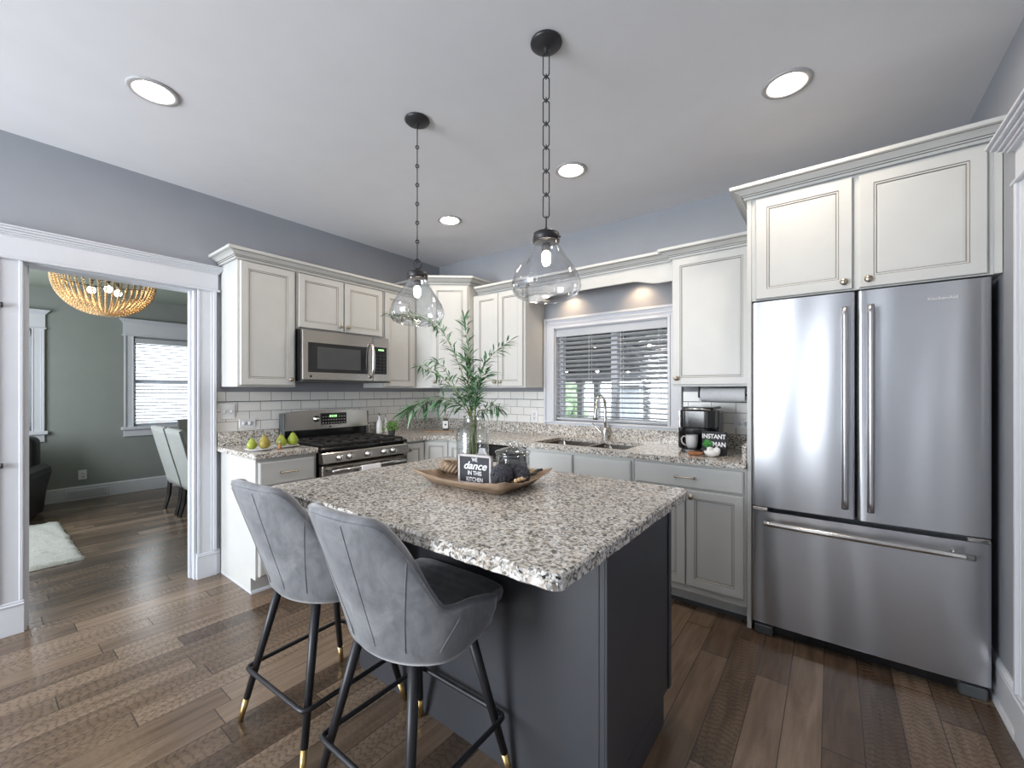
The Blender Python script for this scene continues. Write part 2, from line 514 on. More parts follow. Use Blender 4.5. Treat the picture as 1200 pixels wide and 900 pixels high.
ZC = 2.73
struct(boxes('floor', [(-3.9, 4.25, -6.45, 1.2, -.06, 0)], MT['floor']))
struct(boxes('ceiling', [(-.12, 4.25, -6.45, .15, ZC, ZC + .08)], MT['ceil']))
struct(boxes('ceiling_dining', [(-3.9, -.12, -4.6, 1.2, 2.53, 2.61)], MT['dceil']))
OY0, OY1, OZ = -3.113, -2.312, 2.045
struct(boxes('wall_left', [(-.12, 0, -6.3, OY0, 0, ZC), (-.12, 0, OY1, .15, 0, ZC), (-.12, 0, OY0, OY1, OZ, ZC)], MT['wall']))
WX0, WX1, WZ0, WZ1 = 1.53, 2.54, 1.05, 1.89
struct(boxes('wall_back', [(0, WX0, 0, .15, 0, ZC), (WX1, 4.22, 0, .15, 0, ZC), (WX0, WX1, 0, .15, 0, WZ0), (WX0, WX1, 0, .15, WZ1, ZC)], MT['wall']))
DY0, DY1, DZ = -1.85, -.995, 2.10
struct(boxes('wall_right', [(4.10, 4.22, -6.3, DY0, 0, ZC), (4.10, 4.22, DY1, 0, 0, ZC), (4.10, 4.22, DY0, DY1, DZ, ZC)], MT['wall']))
struct(boxes('wall_front', [(0, .09, -6.42, -6.3, 0, ZC), (1.87, 2.86, -6.42, -6.3, 0, ZC), (3.0, 4.1, -6.42, -6.3, 0, ZC),
                            (.09, 1.87, -6.42, -6.3, 0, .45), (.09, 1.87, -6.42, -6.3, 2.55, ZC),
                            (2.86, 3.0, -6.42, -6.3, 0, .18), (2.86, 3.0, -6.42, -6.3, 2.32, ZC)], MT['wall']))
XF = -3.72
W2 = (-1.956, -1.02, .86, 2.03); W1 = (-3.75, -2.847, .86, 2.03)
struct(boxes('wall_far', [(XF - .12, XF, -4.6, W1[0], 0, 2.53), (XF - .12, XF, W1[1], W2[0], 0, 2.53), (XF - .12, XF, W2[1], 1.2, 0, 2.53),
                          (XF - .12, XF, W1[0], W1[1], 0, W1[2]), (XF - .12, XF, W1[0], W1[1], W1[3], 2.53),
                          (XF - .12, XF, W2[0], W2[1], 0, W2[2]), (XF - .12, XF, W2[0], W2[1], W2[3], 2.53)], MT['dwall']))
struct(boxes('wall_far_left', [(XF, -.12, -4.6, -4.48, 0, 2.53)], MT['dwall']))
struct(boxes('wall_far_right', [(XF, -.12, 1.08, 1.2, 0, 2.53)], MT['dwall']))
struct(boxes('wall_dining_near', [(-.14, -.12, -4.48, OY0 - .02, 0, 2.53), (-.14, -.12, OY1 + .02, 1.08, 0, 2.53), (-.14, -.12, OY0 - .02, OY1 + .02, OZ + .02, 2.53)], MT['dwall']))

# tiled splashback
m = MB(); m.box(0, .008, -2.19, 0, .90, 1.322); struct(m.build('wall_left_tile', MT['tileA']))
m = MB(); m.box(.008, 1.425, -.008, 0, .90, 1.322); m.box(2.65, 3.155, -.008, 0, .90, 1.322); struct(m.build('wall_back_tile', MT['tileB']))
m = MB(); m.box(.008, .014, -2.19, -.008, 1.2425, 1.2475); m.box(.008, 1.425, -.014, -.008, 1.2425, 1.2475); m.box(2.65, 3.155, -.014, -.008, 1.2425, 1.2475)
struct(m.build('trim_1', MT['dark']))

# ---- cased opening, left wall
BASE = [(0, 0), (.014, 0), (.014, .14), (.011, .145), (.011, .150), (.016, .153), (.016, .160), (.006, .178), (0, .178)]
SHOE = [(0, 0), (.014, 0), (.012, .008), (.008, .014), (0, .016)]


def casing_y(m, x, sx, ya, yb, z0, z1, inner):
    """vertical casing on a wall plane x, sx=+1 into the room; inner = side of the opening"""
    m.box(x, x + sx * .018, ya, yb, z0, z1)
    w = abs(yb - ya); d = 1 if inner == ya else -1
    out = yb if inner == ya else ya
    m.box(x, x + sx * .030, out, out - d * .022, z0, z1, .003)
    m.box(x, x + sx * .023, inner, inner + d * .016, z0, z1, .003)
    m.box(x, x + sx * .021, out - d * .024, out - d * .034, z0, z1, .002)


def header_y(m, x, sx, ya, yb, z0, z1, kp=1.0):
    m.box(x, x + sx * .034, ya - .012, yb + .012, z0, z0 + .016, .004)
    m.box(x, x + sx * .022, ya, yb, z0 + .016, z1 - .045)
    for k, (o, a, b) in enumerate([(.028, z1 - .052, z1 - .044), (.034, z1 - .044, z1 - .034), (.042, z1 - .034, z1 - .022), (.052, z1 - .022, z1 - .010), (.060, z1 - .010, z1)]):
        m.box(x, x + sx * o * kp, ya - (o - .022) * kp, yb + (o - .022) * kp, a, b, .002)


m = MB()
casing_y(m, 0, 1, OY1, OY1 + .115, .178, 2.040, OY1); casing_y(m, 0, 1, OY0 - .115, OY0, .178, 2.040, OY0)
header_y(m, 0, 1, OY0 - .125, OY1 + .125, 2.038, 2.215)
for a, b in ((OY1 - .004, OY1 + .117), (OY0 - .117, OY0 + .004)):
    m.box(0, .027, a, b, 0, .155, .002); m.box(0, .031, a, b, .155, .166, .003); m.box(0, .024, a, b, .166, .178, .003)
m.box(-.14, .0, OY1 - .014, OY1, 0, OZ); m.box(-.14, .0, OY0, OY0 + .014, 0, OZ); m.box(-.14, .0, OY0 + .014, OY1 - .014, OZ - .014, OZ)
m.box(-.09, -.05, OY1 - .026, OY1 - .014, 0, OZ - .014); m.box(-.09, -.05, OY0 + .014, OY0 + .026, 0, OZ - .014)
t2 = struct(m.build('trim_2', MT['trim']))
for hz in (1.785, .925):
    m = MB(); m.box(.022, .030, -3.215, -3.188, hz - .012, hz + .012, .002); m.lathe([(.006, -.013), (.006, .013)], (.032, -3.190, hz), 10); m.build('hinge', MT['mblack'], t2)
m = MB(); m.sweep([(0, OY1 + .117), (0, -2.172)], BASE); m.sweep([(0, -6.3), (0, OY0 - .117)], BASE); struct(m.build('baseboard_left', MT['trim']))

# ---- right wall: cased door and baseboard
m = MB()
casing_y(m, 4.10, -1, DY1, DY1 + .115, .19, 2.105, DY1); casing_y(m, 4.10, -1, DY0 - .115, DY0, .19, 2.105, DY0)
header_y(m, 4.10, -1, DY0 - .125, DY1 + .125, 2.10, 2.285, 1.5)
for a, b in ((DY1 - .004, DY1 + .117), (DY0 - .117, DY0 + .004)):
    m.box(4.10, 4.073, a, b, 0, .165, .002); m.box(4.10, 4.069, a, b, .165, .176, .003); m.box(4.10, 4.076, a, b, .176, .19, .003)
m.box(4.10, 4.22, DY1 - .014, DY1, 0, DZ); m.box(4.10, 4.22, DY0, DY0 + .014, 0, DZ); m.box(4.10, 4.22, DY0 + .014, DY1 - .014, DZ - .014, DZ)
struct(m.build('trim_3', MT['trim']))
m = MB(); m.sweep([(4.10, -.03), (4.10, DY1 + .117)], BASE); m.sweep([(4.10, DY0 - .117), (4.10, -6.3)], BASE)
m.sweep([(4.086, -.03), (4.086, DY1 + .117)], SHOE); struct(m.build('baseboard_right', MT['trim']))
m = MB(); m.box(4.15, 4.19, DY0 + .016, DY1 - .016, .008, DZ - .018)
for z0, z1 in ((.2, .95), (1.1, 1.95)):
    for ya, yb in ((DY0 + .12, DY0 + .37), (DY1 - .37, DY1 - .12)): m.box(4.142, 4.15, ya, yb, z0, z1, .004)
d1 = struct(m.build('door_1', MT['trim']))
m = MB(); m.lathe([(.0, -.075), (.02, -.07), (.028, -.05), (.02, -.03), (.01, -.02), (.01, 0), (.025, 0)], (4.15, DY0 + .08, 1.0), 20, 'X'); m.build('door_knob', MT['knob'], d1, world=True)

# ---- windows
def window_unit(nm, axis, plane, a0, a1, z0, z1, mull):
    """axis 'x': pane in a plane y=plane; axis 'y': pane in a plane x=plane"""
    m = MB()

    def bx(p0, p1, q0, q1, za, zb):
        if axis == 'x': m.box(p0, p1, plane + q0, plane + q1, za, zb)
        else: m.box(plane - q1, plane - q0, p0, p1, za, zb)
    e = .035
    bx(a0, a1, 0, .05, z0, z0 + e); bx(a0, a1, 0, .05, z1 - e, z1); bx(a0, a0 + e, 0, .05, z0 + e, z1 - e); bx(a1 - e, a1, 0, .05, z0 + e, z1 - e)
    if mull == 'v':
        c = (a0 + a1) / 2 + .03; bx(c - .028, c + .028, 0, .05, z0 + e, z1 - e)
    else:
        c = (z0 + z1) / 2; bx(a0 + e, a1 - e, 0, .05, c - .022, c + .022)
    w = struct(m.build(nm, MT['trim']))
    m = MB(); bx(a0 + e * .8, a1 - e * .8, .022, .027, z0 + e * .8, z1 - e * .8)
    m.build('glass_pane', MT['wglass'], w)
    return w


w1 = window_unit('window_1', 'x', .085, WX0, WX1, WZ0, WZ1, 'v')
m = MB()   # picture frame casing of the sink window
for x0, x1, z0, z1 in ((WX0 - .105, WX0, 1.022, 1.985), (WX1, WX1 + .105, 1.022, 1.985), (WX0, WX1, WZ1, 1.985), (WX0, WX1, 1.022, WZ0)):
    m.box(x0, x1, -.016, 0, z0, z1)
m.box(WX0 - .105, WX0 - .083, -.03, -.016, 1.022, 1.985, .003); m.box(WX1 + .083, WX1 + .105, -.03, -.016, 1.022, 1.985, .003)
m.box(WX0 - .083, WX1 + .083, -.03, -.016, 1.963, 1.985, .003)
m.box(WX0 - .06, WX1 + .06, -.022, -.016, 1.925, 1.94, .002); m.box(WX0 - .02, WX1 + .02, -.024, -.016, WZ1, WZ1 + .014, .002)
m.box(WX0 - .02, WX0, -.024, -.016, WZ0 - .01, WZ1, .002); m.box(WX1, WX1 + .02, -.024, -.016, WZ0 - .01, WZ1, .002)
m.box(WX0 - .1, WX1 + .1, -.034, -.016, WZ0 - .012, WZ0 + .002, .003)
m.box(WX0, WX1, 0, .085, WZ0 - .001, WZ0 + .004); m.box(WX0, WX0 + .006, 0, .085, WZ0, WZ1); m.box(WX1 - .006, WX1, 0, .085, WZ0, WZ1); m.box(WX0, WX1, 0, .085, WZ1 - .006, WZ1)
struct(m.build('trim_4', MT['trim']))


def blind(name, label, axis, plane, a0, a1, z0, z1, pitch, tilt, cords, wid=.05):
    """horizontal slat blind"""
    c = (a0 + a1) / 2
    t = thing(name, label, 'blind', (c, plane, z0) if axis == 'x' else (plane, c, z0), 0, None)
    h = (a1 - a0) / 2

    def put(m, p0, p1, q0, q1, za, zb, bev=0):
        if axis == 'x': m.box(p0, p1, q0, q1, za, zb, bev)
        else: m.box(-q1, -q0, p0, p1, za, zb, bev)
    m = MB(); put(m, -h, h, -.034, -.024, z1 - z0 - .072, z1 - z0 - .004, .003); put(m, -h, h, -.022, .022, z1 - z0 - .045, z1 - z0 - .006)
    m.build('headrail', MT['blind'], t)
    m = MB(); z = .05; ct, st = math.cos(tilt) * wid / 2, math.sin(tilt) * wid / 2
    while z < z1 - z0 - .075:
        pts = []
        for k in range(5):
            f = -1 + k * .5; pts.append((f * ct, f * st + .003 * (1 - f * f)))
        prof = pts + [(a, b - .0028) for a, b in pts[::-1]]
        if axis == 'x': vs = [(-h + .006, p[0], z + p[1]) for p in prof] + [(h - .006, p[0], z + p[1]) for p in prof]
        else: vs = [(-p[0], -h + .006, z + p[1]) for p in prof] + [(-p[0], h - .006, z + p[1]) for p in prof]
        n = len(prof); m.add(vs, [(i, (i + 1) % n, (i + 1) % n + n, i + n) for i in range(n)] + [tuple(range(n)), tuple(range(n, 2 * n))])
        z += pitch
    m.build('slats', MT['blind'], t)
    m = MB(); put(m, -h + .004, h - .004, -.024, .024, .012, .03, .003); m.build('bottom_rail', MT['blind'], t)
    m = MB()
    for f in cords:
        p = -h + 2 * h * f
        for q in (-.026, .026): put(m, p - .001, p + .001, q - .001, q + .001, .02, z1 - z0 - .05)
    m.build('cords', MT['whiteplastic'], t)
    return t


blind('window_blind', 'white horizontal slat blind, half open, in the window over the kitchen sink', 'x', .036, WX0 + .008, WX1 - .008, WZ0 + .005, WZ1 - .004, .0405, R(-14), (.04, .33, .62, .93))

for nm, (a0, a1, z0, z1), nn in (('window_2', W2, 5), ('window_3', W1, 6)):
    window_unit(nm, 'y', XF - .06, a0, a1, z0, z1, 'h')
    m = MB()
    for ya, yb, inner in ((a0 - .10, a0, a0), (a1, a1 + .10, a1)): casing_y(m, XF, 1, ya, yb, z0, z1 + .02, inner)
    header_y(m, XF, 1, a0 - .105, a1 + .105, z1 + .015, 2.265)
    m.box(XF, XF + .05, a0 - .125, a1 + .125, z0 - .04, z0, .004); m.box(XF, XF + .02, a0 - .10, a1 + .10, z0 - .125, z0 - .04)
    m.box(XF - .06, XF, a0, a1, z0, z0 + .004)
    struct(m.build('trim_%d' % nn, MT['trim']))
blind('window_blind', 'white slat blind in the right-hand dining room window, behind the dining chairs', 'y', XF - .02, W2[0] + .01, W2[1] - .01, W2[2] + .005, W2[3] - .004, .043, R(22), (.12, .5, .88))
blind('window_blind', 'white slat blind in the left-hand dining room window, above the dark armchair', 'y', XF - .02, W1[0] + .01, W1[1] - .01, W1[2] + .005, W1[3] - .004, .043, R(22), (.12, .5, .96))
m = MB(); m.sweep([(XF, -4.48), (XF, 1.08)], [(o, z * .92) for o, z in BASE]); struct(m.build('baseboard_far', MT['trim']))

# ---- outside the sink window: covered porch, posts, yard
m = MB(); m.box(-30, 36, .6, 60, -.9, -.8); struct(m.build('ground_outside', MT['concrete']))
pr = thing('porch_roof', 'dark timber porch ceiling seen through the window over the sink', 'roof', (1, 2.2, 1.55))
m = MB()
for i in range(14):      # sloping ceiling boards
    y0 = .35 + i * .27; z = 2.55 - i * .062
    m.add([(-9, y0, z), (12, y0, z), (12, y0 + .27, z - .062), (-9, y0 + .27, z - .062), (-9, y0, z + .04), (12, y0, z + .04), (12, y0 + .27, z - .022), (-9, y0 + .27, z - .022)], [(0, 1, 2, 3), (4, 5, 6, 7), (0, 1, 5, 4), (2, 3, 7, 6), (0, 3, 7, 4), (1, 2, 6, 5)], False)
    m.box(-9, 12, y0 - .006, y0 + .006, z - .012, z + .01)
m.build('ceiling_board', MT['porch'], pr, world=True)
m = MB()
for k in range(5): x = -3 + k * 2.1; m.tube([(x, .4, 2.50), (x, 4.0, 1.66)], .05, 4, smooth=False)
m.build('rafter', MT['porch'], pr, world=True)
m = MB(); m.box(-3.5, 6.5, 3.98, 4.12, 1.50, 1.68); m.build('beam', MT['porchpost'], pr, world=True)
for px in (-.34, .01, .96, 3.2):
    m = MB(); m.box(-.05, .05, -.05, .05, 0, 2.38, .004)
    m.box(-.07, .07, -.07, .07, 0, .12, .004); m.box(-.07, .07, -.07, .07, 2.26, 2.38, .004)
    o = m.build('porch_post', MT['porchpost']); o.location = (px, 4.05, -.8)
    nmx = {-.34: 'leftmost grey porch post seen through the sink window, nearest the greenery', .01: 'grey porch post seen through the sink window left of the faucet, second from the greenery',
           .96: 'grey porch post seen near the right side of the sink window', 3.2: 'grey porch post at the far right of the porch outside'}[px]
    tag(o, nmx, 'post')
hs = thing('neighbour_house', 'pale grey house wall beyond the porch posts, seen through the sink window', 'house', (-.9, 8.6, -.8))
m = MB(); m.box(-1.35, -.75, 8.3, 9.2, -.8, 1.42)
m.build('wall', MT['house'], hs, world=True)
m = MB(); m.prism([(-1.5, 8.15), (-.6, 8.15), (-.6, 9.4), (-1.5, 9.4)], 1.42, 1.50); m.build('roof', MT['porch'], hs, world=True)
m = MB(); random.seed(3)
for i in range(160):
    c = (-4.35 + random.random() * 1.7, 8.0 + random.random() * .8, -.6 + random.random() * 2.25); m.sphere(c, .16 + random.random() * .14, 4)
tag(m.build('hedge', MT['hedge']), 'bright green hedge seen through the lower left of the sink window', 'hedge')
for x, z in ((.713, 1.996), (1.536, 1.954), (.23, 1.638), (.755, 1.622), (1.23, 1.584)):
    L = thing('porch_bulb', 'small glowing warm globe bulb hanging from the porch ceiling, seen through the sink window blind', 'light bulb', (x, 2.5, z), 0, 'porch bulbs')
    m = MB(); m.sphere((0, 0, 0), .022, 8); m.build('globe', MT['porchlamp'], L)
    m = MB(); m.lathe([(.012, .018), (.014, .03), (.014, .055), (.004, .06), (.003, 2.14 - z)], (0, 0, 0), 8); m.build('socket', MT['mblack'], L)

# ============================================================ CABINETS
DT = .020


def door_mesh(w, h, x0, z0, yf, stile=.055, panel=True, topstile=None):
    """framed door, back on plane y=yf, front at yf-DT; slots: 0 paint, 1 glaze"""
    m = MB(); ts = topstile or stile
    if panel: rings = [(0, 0, 0), (0, -DT + .003, 0), (.003, -DT, 0), (stile - .009, -DT, 0), (stile - .006, -DT + .0035, 1), (stile, -DT + .0035, 0), (stile + .004, -DT + .008, 1), (stile + .012, -DT + .007, 0)]
    else: rings = [(0, 0, 0), (0, -DT + .005, 0), (.006, -DT + .001, 0), (.009, -DT, 0)]
    vs = []
    for i, y, _ in rings:
        vs += [(x0 + i, yf + y, z0 + i), (x0 + w - i, yf + y, z0 + i), (x0 + w - i, yf + y, z0 + h - i), (x0 + i, yf + y, z0 + h - i)]
    n = len(rings)
    m.add(vs[:4], [(0, 1, 2, 3)])
    for q in range(n - 1):
        m.mi = rings[q + 1][2]
        b = vs[q * 4:q * 4 + 8]
        m.add(b, [(k, (k + 1) % 4, (k + 1) % 4 + 4, k + 4) for k in range(4)])
    m.mi = 0; m.add(vs[-4:], [(3, 2, 1, 0)])
    return m


def knob_mesh(x, y, z):
    m = MB(); m.lathe([(.006, 0), (.006, -.010), (.009, -.013), (.0155, -.016), (.0165, -.021), (.012, -.026), (.0001, -.0275)], (x, y, z), 16, 'Y'); return m


def pull_mesh(x, y, z, w=.10):
    m = MB()
    pts = [(x - w / 2 - .008, y - .026, z), (x - w / 2 + .01, y - .027, z + .001), (x, y - .030, z), (x + w / 2 - .01, y - .027, z + .001), (x + w / 2 + .008, y - .026, z)]
    m.tube(pts, [.0065, .0045, .004, .0045, .0065], 8)
    for s in (-1, 1): m.lathe([(.007, 0), (.0045, -.006), (.0045, -.02), (.007, -.028)], (x + s * w / 2, y, z), 10, 'Y')
    return m


def cab_door(p, w, h, x0, z0, yf, knob=None, stile=.055):
    d = door_mesh(w, h, x0, z0, yf, stile).build('door', [MT['cab'], MT['glaze']], p)
    if knob: knob_mesh(knob[0], yf - DT, knob[1]).build('knob', MT['knob'], d)
    return d


def cab_drawer(p, w, h, x0, z0, yf, pull=True):
    d = door_mesh(w, h, x0, z0, yf, panel=False).build('drawer', [MT['cab'], MT['glaze']], p)
    if pull: pull_mesh(x0 + w / 2, yf - DT, z0 + h / 2).build('handle', MT['knob'], d)
    return d


ZU0, ZU1 = 1.355, 2.232


def upper(label, loc, rot, w, z0, z1, doors, depth=.31, group=None):
    """doors: list of (x0, w, knob side or None)"""
    t = thing('wall_cabinet', label, 'cabinet', (loc[0], loc[1], z0), rot, group)
    h = z1 - z0
    m = MB(); m.box(.001, w - .001, -depth, -.001, .0, h); m.build('body', MT['cab'], t)
    for x0, dw, k in doors:
        kn = None
        if k: kn = (x0 + (.028 if k == 'l' else dw - .028), .055)
        cab_door(t, dw, h - .022, x0, .012, -depth, kn)
    return t


A90 = R(90)
upper('tall cream wall cabinet with one panelled door, left of the microwave', (0, -2.165), A90, .395, ZU0, ZU1, [(.015, .362, 'r')])
upper('short two-door cream wall cabinet directly above the microwave', (0, -1.765), A90, .78, 1.80, ZU1, [(.012, .370, 'r'), (.394, .372, 'l')])
upper('cream wall cabinet between the microwave and the taller corner cabinet', (0, -.982), A90, .375, ZU0, ZU1, [(.012, .325, 'l')])
upper('cream two-door wall cabinet between the corner cabinet and the sink window', (.806, 0), 0, .612, ZU0, ZU1, [(.046, .270, 'r'), (.322, .270, 'l')])
upper('cream one-door wall cabinet above the coffee maker, right of the sink window', (2.658, 0), 0, .494, ZU0, ZU1, [(.010, .470, 'l')])
# diagonal corner cabinet, taller than its neighbours
t = thing('corner_wall_cabinet', 'taller cream corner wall cabinet with diagonal door behind the bamboo', 'cabinet', (.0, .0, ZU0))
CP = [(.002, -.002), (.002, -.602), (.52, -.602), (.80, -.362), (.80, -.002)]
m = MB(); m.prism(CP, 0, 2.335 - ZU0); m.build('body', MT['cab'], t)
dl = math.hypot(.28, .24); ang = math.atan2(.24, .28)
dd = door_mesh(dl - .03, 2.335 - ZU0 - .024, 0, 0, 0).build('door', [MT['cab'], MT['glaze']], t)
dd.location = (.52 + .015 * math.cos(ang), -.602 + .015 * math.sin(ang), .012); dd.rotation_euler = (0, 0, ang)
knob_mesh(.028, -DT, .045).build('knob', MT['knob'], dd)

# crown mouldings
def crown(z, h=.066, p=.075):
    return [(0, z), (.014, z), (.014, z + .013), (.020, z + .0155), (.020, z + .022), (.026, z + .024), (.042, z + .036), (p - .016, z + .043), (p - .014, z + .046), (p, z + .048), (p, z + h), (0, z + h)]


def crown_obj(path, z, label):
    pr = crown(z); m = MB(); m.sweep(path, pr)
    k = len(pr); nseg = len(path) - 1
    for s_ in range(nseg):
        for q in (2, 4, 7):
            m.m[s_ * k + q] = 1
    o = m.build('crown_molding', [MT['cab'], MT['glaze']]); return tag(o, label, 'molding')


crown_obj([(.003, -2.166), (.31, -2.166), (.31, -.606)], 2.233, 'cream crown molding along the wall cabinets above the microwave')
crown_obj([(.003, -.606), (.52, -.606), (.804, -.364), (.804, -.003)], 2.336, 'cream crown molding on the taller diagonal corner cabinet')
crown_obj([(.878, -.31), (1.42, -.31), (1.42, -.27), (2.656, -.27), (2.656, -.31), (3.152, -.31)], 2.233, 'cream crown molding running over the sink window valance, behind the pendants')
crown_obj([(3.154, -.003), (3.154, -.622), (4.098, -.622)], 2.388, 'highest cream crown molding, over the fridge cabinet')

# valance over the sink window
v = thing('window_valance', 'cream arched valance board bridging the cabinets over the sink window', 'valance', (2.04, -.27, 2.085))
prof = [(1.421, 2.232), (1.421, 2.098)]
for i in range(9):
    f = i / 8; prof.append((1.52 + f * .20, 2.098 + .038 * (f * f * (3 - 2 * f))))
for i in range(9):
    f = i / 8; prof.append((2.35 + f * .20, 2.136 - .038 * (f * f * (3 - 2 * f))))
prof += [(2.655, 2.098), (2.655, 2.232)]
m = MB(); k = len(prof); vs = [(x, -.268, z) for x, z in prof] + [(x, -.248, z) for x, z in prof]
m.add(vs, [tuple(range(k)), tuple(range(k, 2 * k))[::-1]] + [(i, (i + 1) % k, (i + 1) % k + k, i + k) for i in range(k)], False)
m.build('board', MT['cab'], v, world=True)
m = MB(); m.box(1.421, 2.655, -.248, -.002, 2.215, 2.230); m.build('top_board', MT['cab'], v, world=True)
for i, x in enumerate((1.72, 2.33)):
    L = thing('puck_light', ('left' if i == 0 else 'right') + ' warm puck light glowing behind the window valance', 'light', (x, -.11, 2.215))
    m = MB(); m.lathe([(.034, 0), (.034, -.014), (.028, -.018), (.028, -.012)], (0, 0, 0), 20); m.build('housing', MT['chrome'], L)
    m = MB(); m.lathe([(.001, -.012), (.027, -.012)], (0, 0, 0), 20, cap=False); m.build('lens', MT['can'], L)
    l = bpy.data.lights.new('puck_glow', 'SPOT'); l.energy = 3.0; l.color = (1, .66, .36); l.spot_size = R(120); l.spot_blend = .8; l.shadow_soft_size = .02
    o = bpy.data.objects.new('puck_glow', l); o.location = (0, 0, -.025); o.parent = L; o.rotation_euler = (R(18), 0, 0); col.objects.link(o)

# fridge surround
f = thing('fridge_cabinet', 'deep cream two-door cabinet above the steel fridge with tall side panel', 'cabinet', (3.154, 0, 0))
m = MB(); m.box(0.001, .022, -.62, -.002, 0, 2.387); m.build('side_panel', MT['cab'], f)
m = MB(); m.box(.023, .943, -.615, -.002, 1.822, 2.387); m.build('body', MT['cab'], f)
for x0, w, k in ((.045, .410, 'r'), (.483, .418, 'l')):
    cab_door(f, w, .548, x0, 1.828, -.615, (x0 + (.032 if k == 'l' else w - .032), 1.862), .06)
m = MB(); m.box(.920, .943, -.63, -.615, 1.822, 2.387); m.build('filler', MT['cab'], f)

# ---- base cabinets
ZB = .885     # top of the carcase
def base(name, label, loc, rot, w, parts, depth=.61, kick=.075):
    t = thing(name, label, 'cabinet', loc, rot)
    m = MB()
    if name.startswith('sink'): m.box(.001, w - .001, -depth, -.001, .105, .725); m.box(.001, w - .001, -depth, -depth + .03, .725, ZB - .001)
    else: m.box(.001, w - .001, -depth, -.001, .105, ZB - .001)
    m.box(.001, w - .001, -depth + kick, -.001, 0, .105)
    m.build('body', MT['cab'], t)
    for p in parts:
        if p[0] == 'dr': cab_drawer(t, p[2], p[4], p[1], p[3], -depth, p[5])
        else: cab_door(t, p[2], p[4], p[1], p[3], -depth, p[5])
    return t


t = base('base_cabinet', 'cream drawer base cabinet under the pears, left of the range', (0, -2.168, 0), A90, .402,
         [('dr', .018, .366, .705, .155, True), ('dr', .018, .366, .415, .278, True), ('dr', .018, .366, .125, .278, True)])
m = MB(); m.sweep([(.0, 0), (0, -.535)], [(0, 0), (-.014, 0), (-.010, .012), (0, .018)]); m.sweep([(.402, -.535), (0, -.535)], [(0, 0), (-.014, 0), (-.010, .012), (0, .018)])
m.build('shoe_molding', MT['trim'], t)
base('base_cabinet', 'narrow cream base cabinet door immediately right of the range', (0, -.982, 0), A90, .222, [('do', .018, .188, .125, .74, (.046, .815))])
# corner base cabinet (diagonal front)
t = thing('corner_base_cabinet', 'cream corner base cabinet with small diagonal door, behind the island vase', 'cabinet', (0, 0, 0))
CB = [(.002, -.002), (.002, -.758), (.61, -.758), (.775, -.61), (.775, -.002)]
m = MB(); m.prism(CB, .105, ZB - .001); m.prism([(.002, -.002), (.002, -.758), (.535, -.758), (.70, -.535), (.775, -.535), (.775, -.002)], 0, .105); m.build('body', MT['cab'], t)
a = math.atan2(.148, .165); dl = math.hypot(.148, .165)
dd = door_mesh(dl - .012, .74, 0, 0, 0, .045).build('door', [MT['cab'], MT['glaze']], t); dd.location = (.61 + .006 * math.cos(a), -.758 + .006 * math.sin(a), .125); dd.rotation_euler = (0, 0, a)
base('base_cabinet', 'cream base cabinet door between the corner unit and the dishwasher', (.777, 0, 0), 0, .248, [('do', .012, .224, .125, .74, None)])
base('sink_base_cabinet', 'cream sink base cabinet with two plain false drawer fronts', (1.636, 0, 0), 0, .866,
     [('dr', .016, .400, .722, .140, False), ('dr', .436, .414, .722, .140, False), ('do', .016, .400, .135, .575, (.39, .66)), ('do', .436, .414, .135, .575, (.462, .66))])
base('base_cabinet', 'cream base cabinet with one wide drawer over two doors, beside the fridge', (2.504, 0, 0), 0, .649,
     [('dr', .016, .618, .738, .130, True), ('do', .016, .304, .15, .576, (.291, .69)), ('do', .330, .304, .15, .576, (.359, .69))])
m = MB()
m.box(.78, 3.153, -.536, -.526, .0, .012); m.box(1.64, 3.153, -.545, -.536, 0, .022)
struct(m.build('trim_7', MT['dark']))
# dishwasher
t = thing('dishwasher', 'dark dishwasher front under the counter left of the sink cabinet', 'dishwasher', (1.028, 0, 0))
m = MB(); m.box(.002, .604, -.57, -.05, .0, .88); m.build('body', MT['dark'], t)
m = MB(); m.box(.004, .602, -.63, -.57, .11, .765, .006); m.build('door', MT['steel'], t)
m = MB(); m.box(.004, .602, -.632, -.57, .770, .878, .006); m.build('control_panel', MT['black'], t)
m = MB(); m.tube([(.08, -.66, .74), (.30, -.672, .74), (.52, -.66, .74)], .011, 10); m.box(.075, .09, -.66, -.625, .73, .75); m.box(.51, .525, -.66, -.625, .73, .75); m.build('handle', MT['chrome'], t)

# ---- granite worktops
ZT0, ZT = .886, .921
GR = MT['granite']


def rounded(poly, idx, r, n=5):
    out = []
    k = len(poly)
    for i, p in enumerate(poly):
        if i not in idx: out.append(p); continue
        a = Vector(poly[i - 1]); b = Vector(p); c = Vector(poly[(i + 1) % k])
        d1 = (a - b).normalized() * r; d2 = (c - b).normalized() * r
        for q in range(n + 1):
            f = q / n; out.append(tuple(((1 - f) ** 2) * (b + d1) + 2 * f * (1 - f) * b + f * f * (b + d2)))
    return out


t = thing('granite_worktop', 'short granite worktop holding the plates of pears, left of the range', 'countertop', (.3, -1.98, ZT0))
m = MB(); m.prism(rounded([(.009, -2.192), (.645, -2.192), (.645, -1.768), (.009, -1.768)], [1], .02), ZT0, ZT, .004); m.build('slab', GR, t, world=True)
m = MB(); m.box(.009, .028, -2.190, -1.768, ZT, 1.022, .002); m.build('upstand', GR, t, world=True)

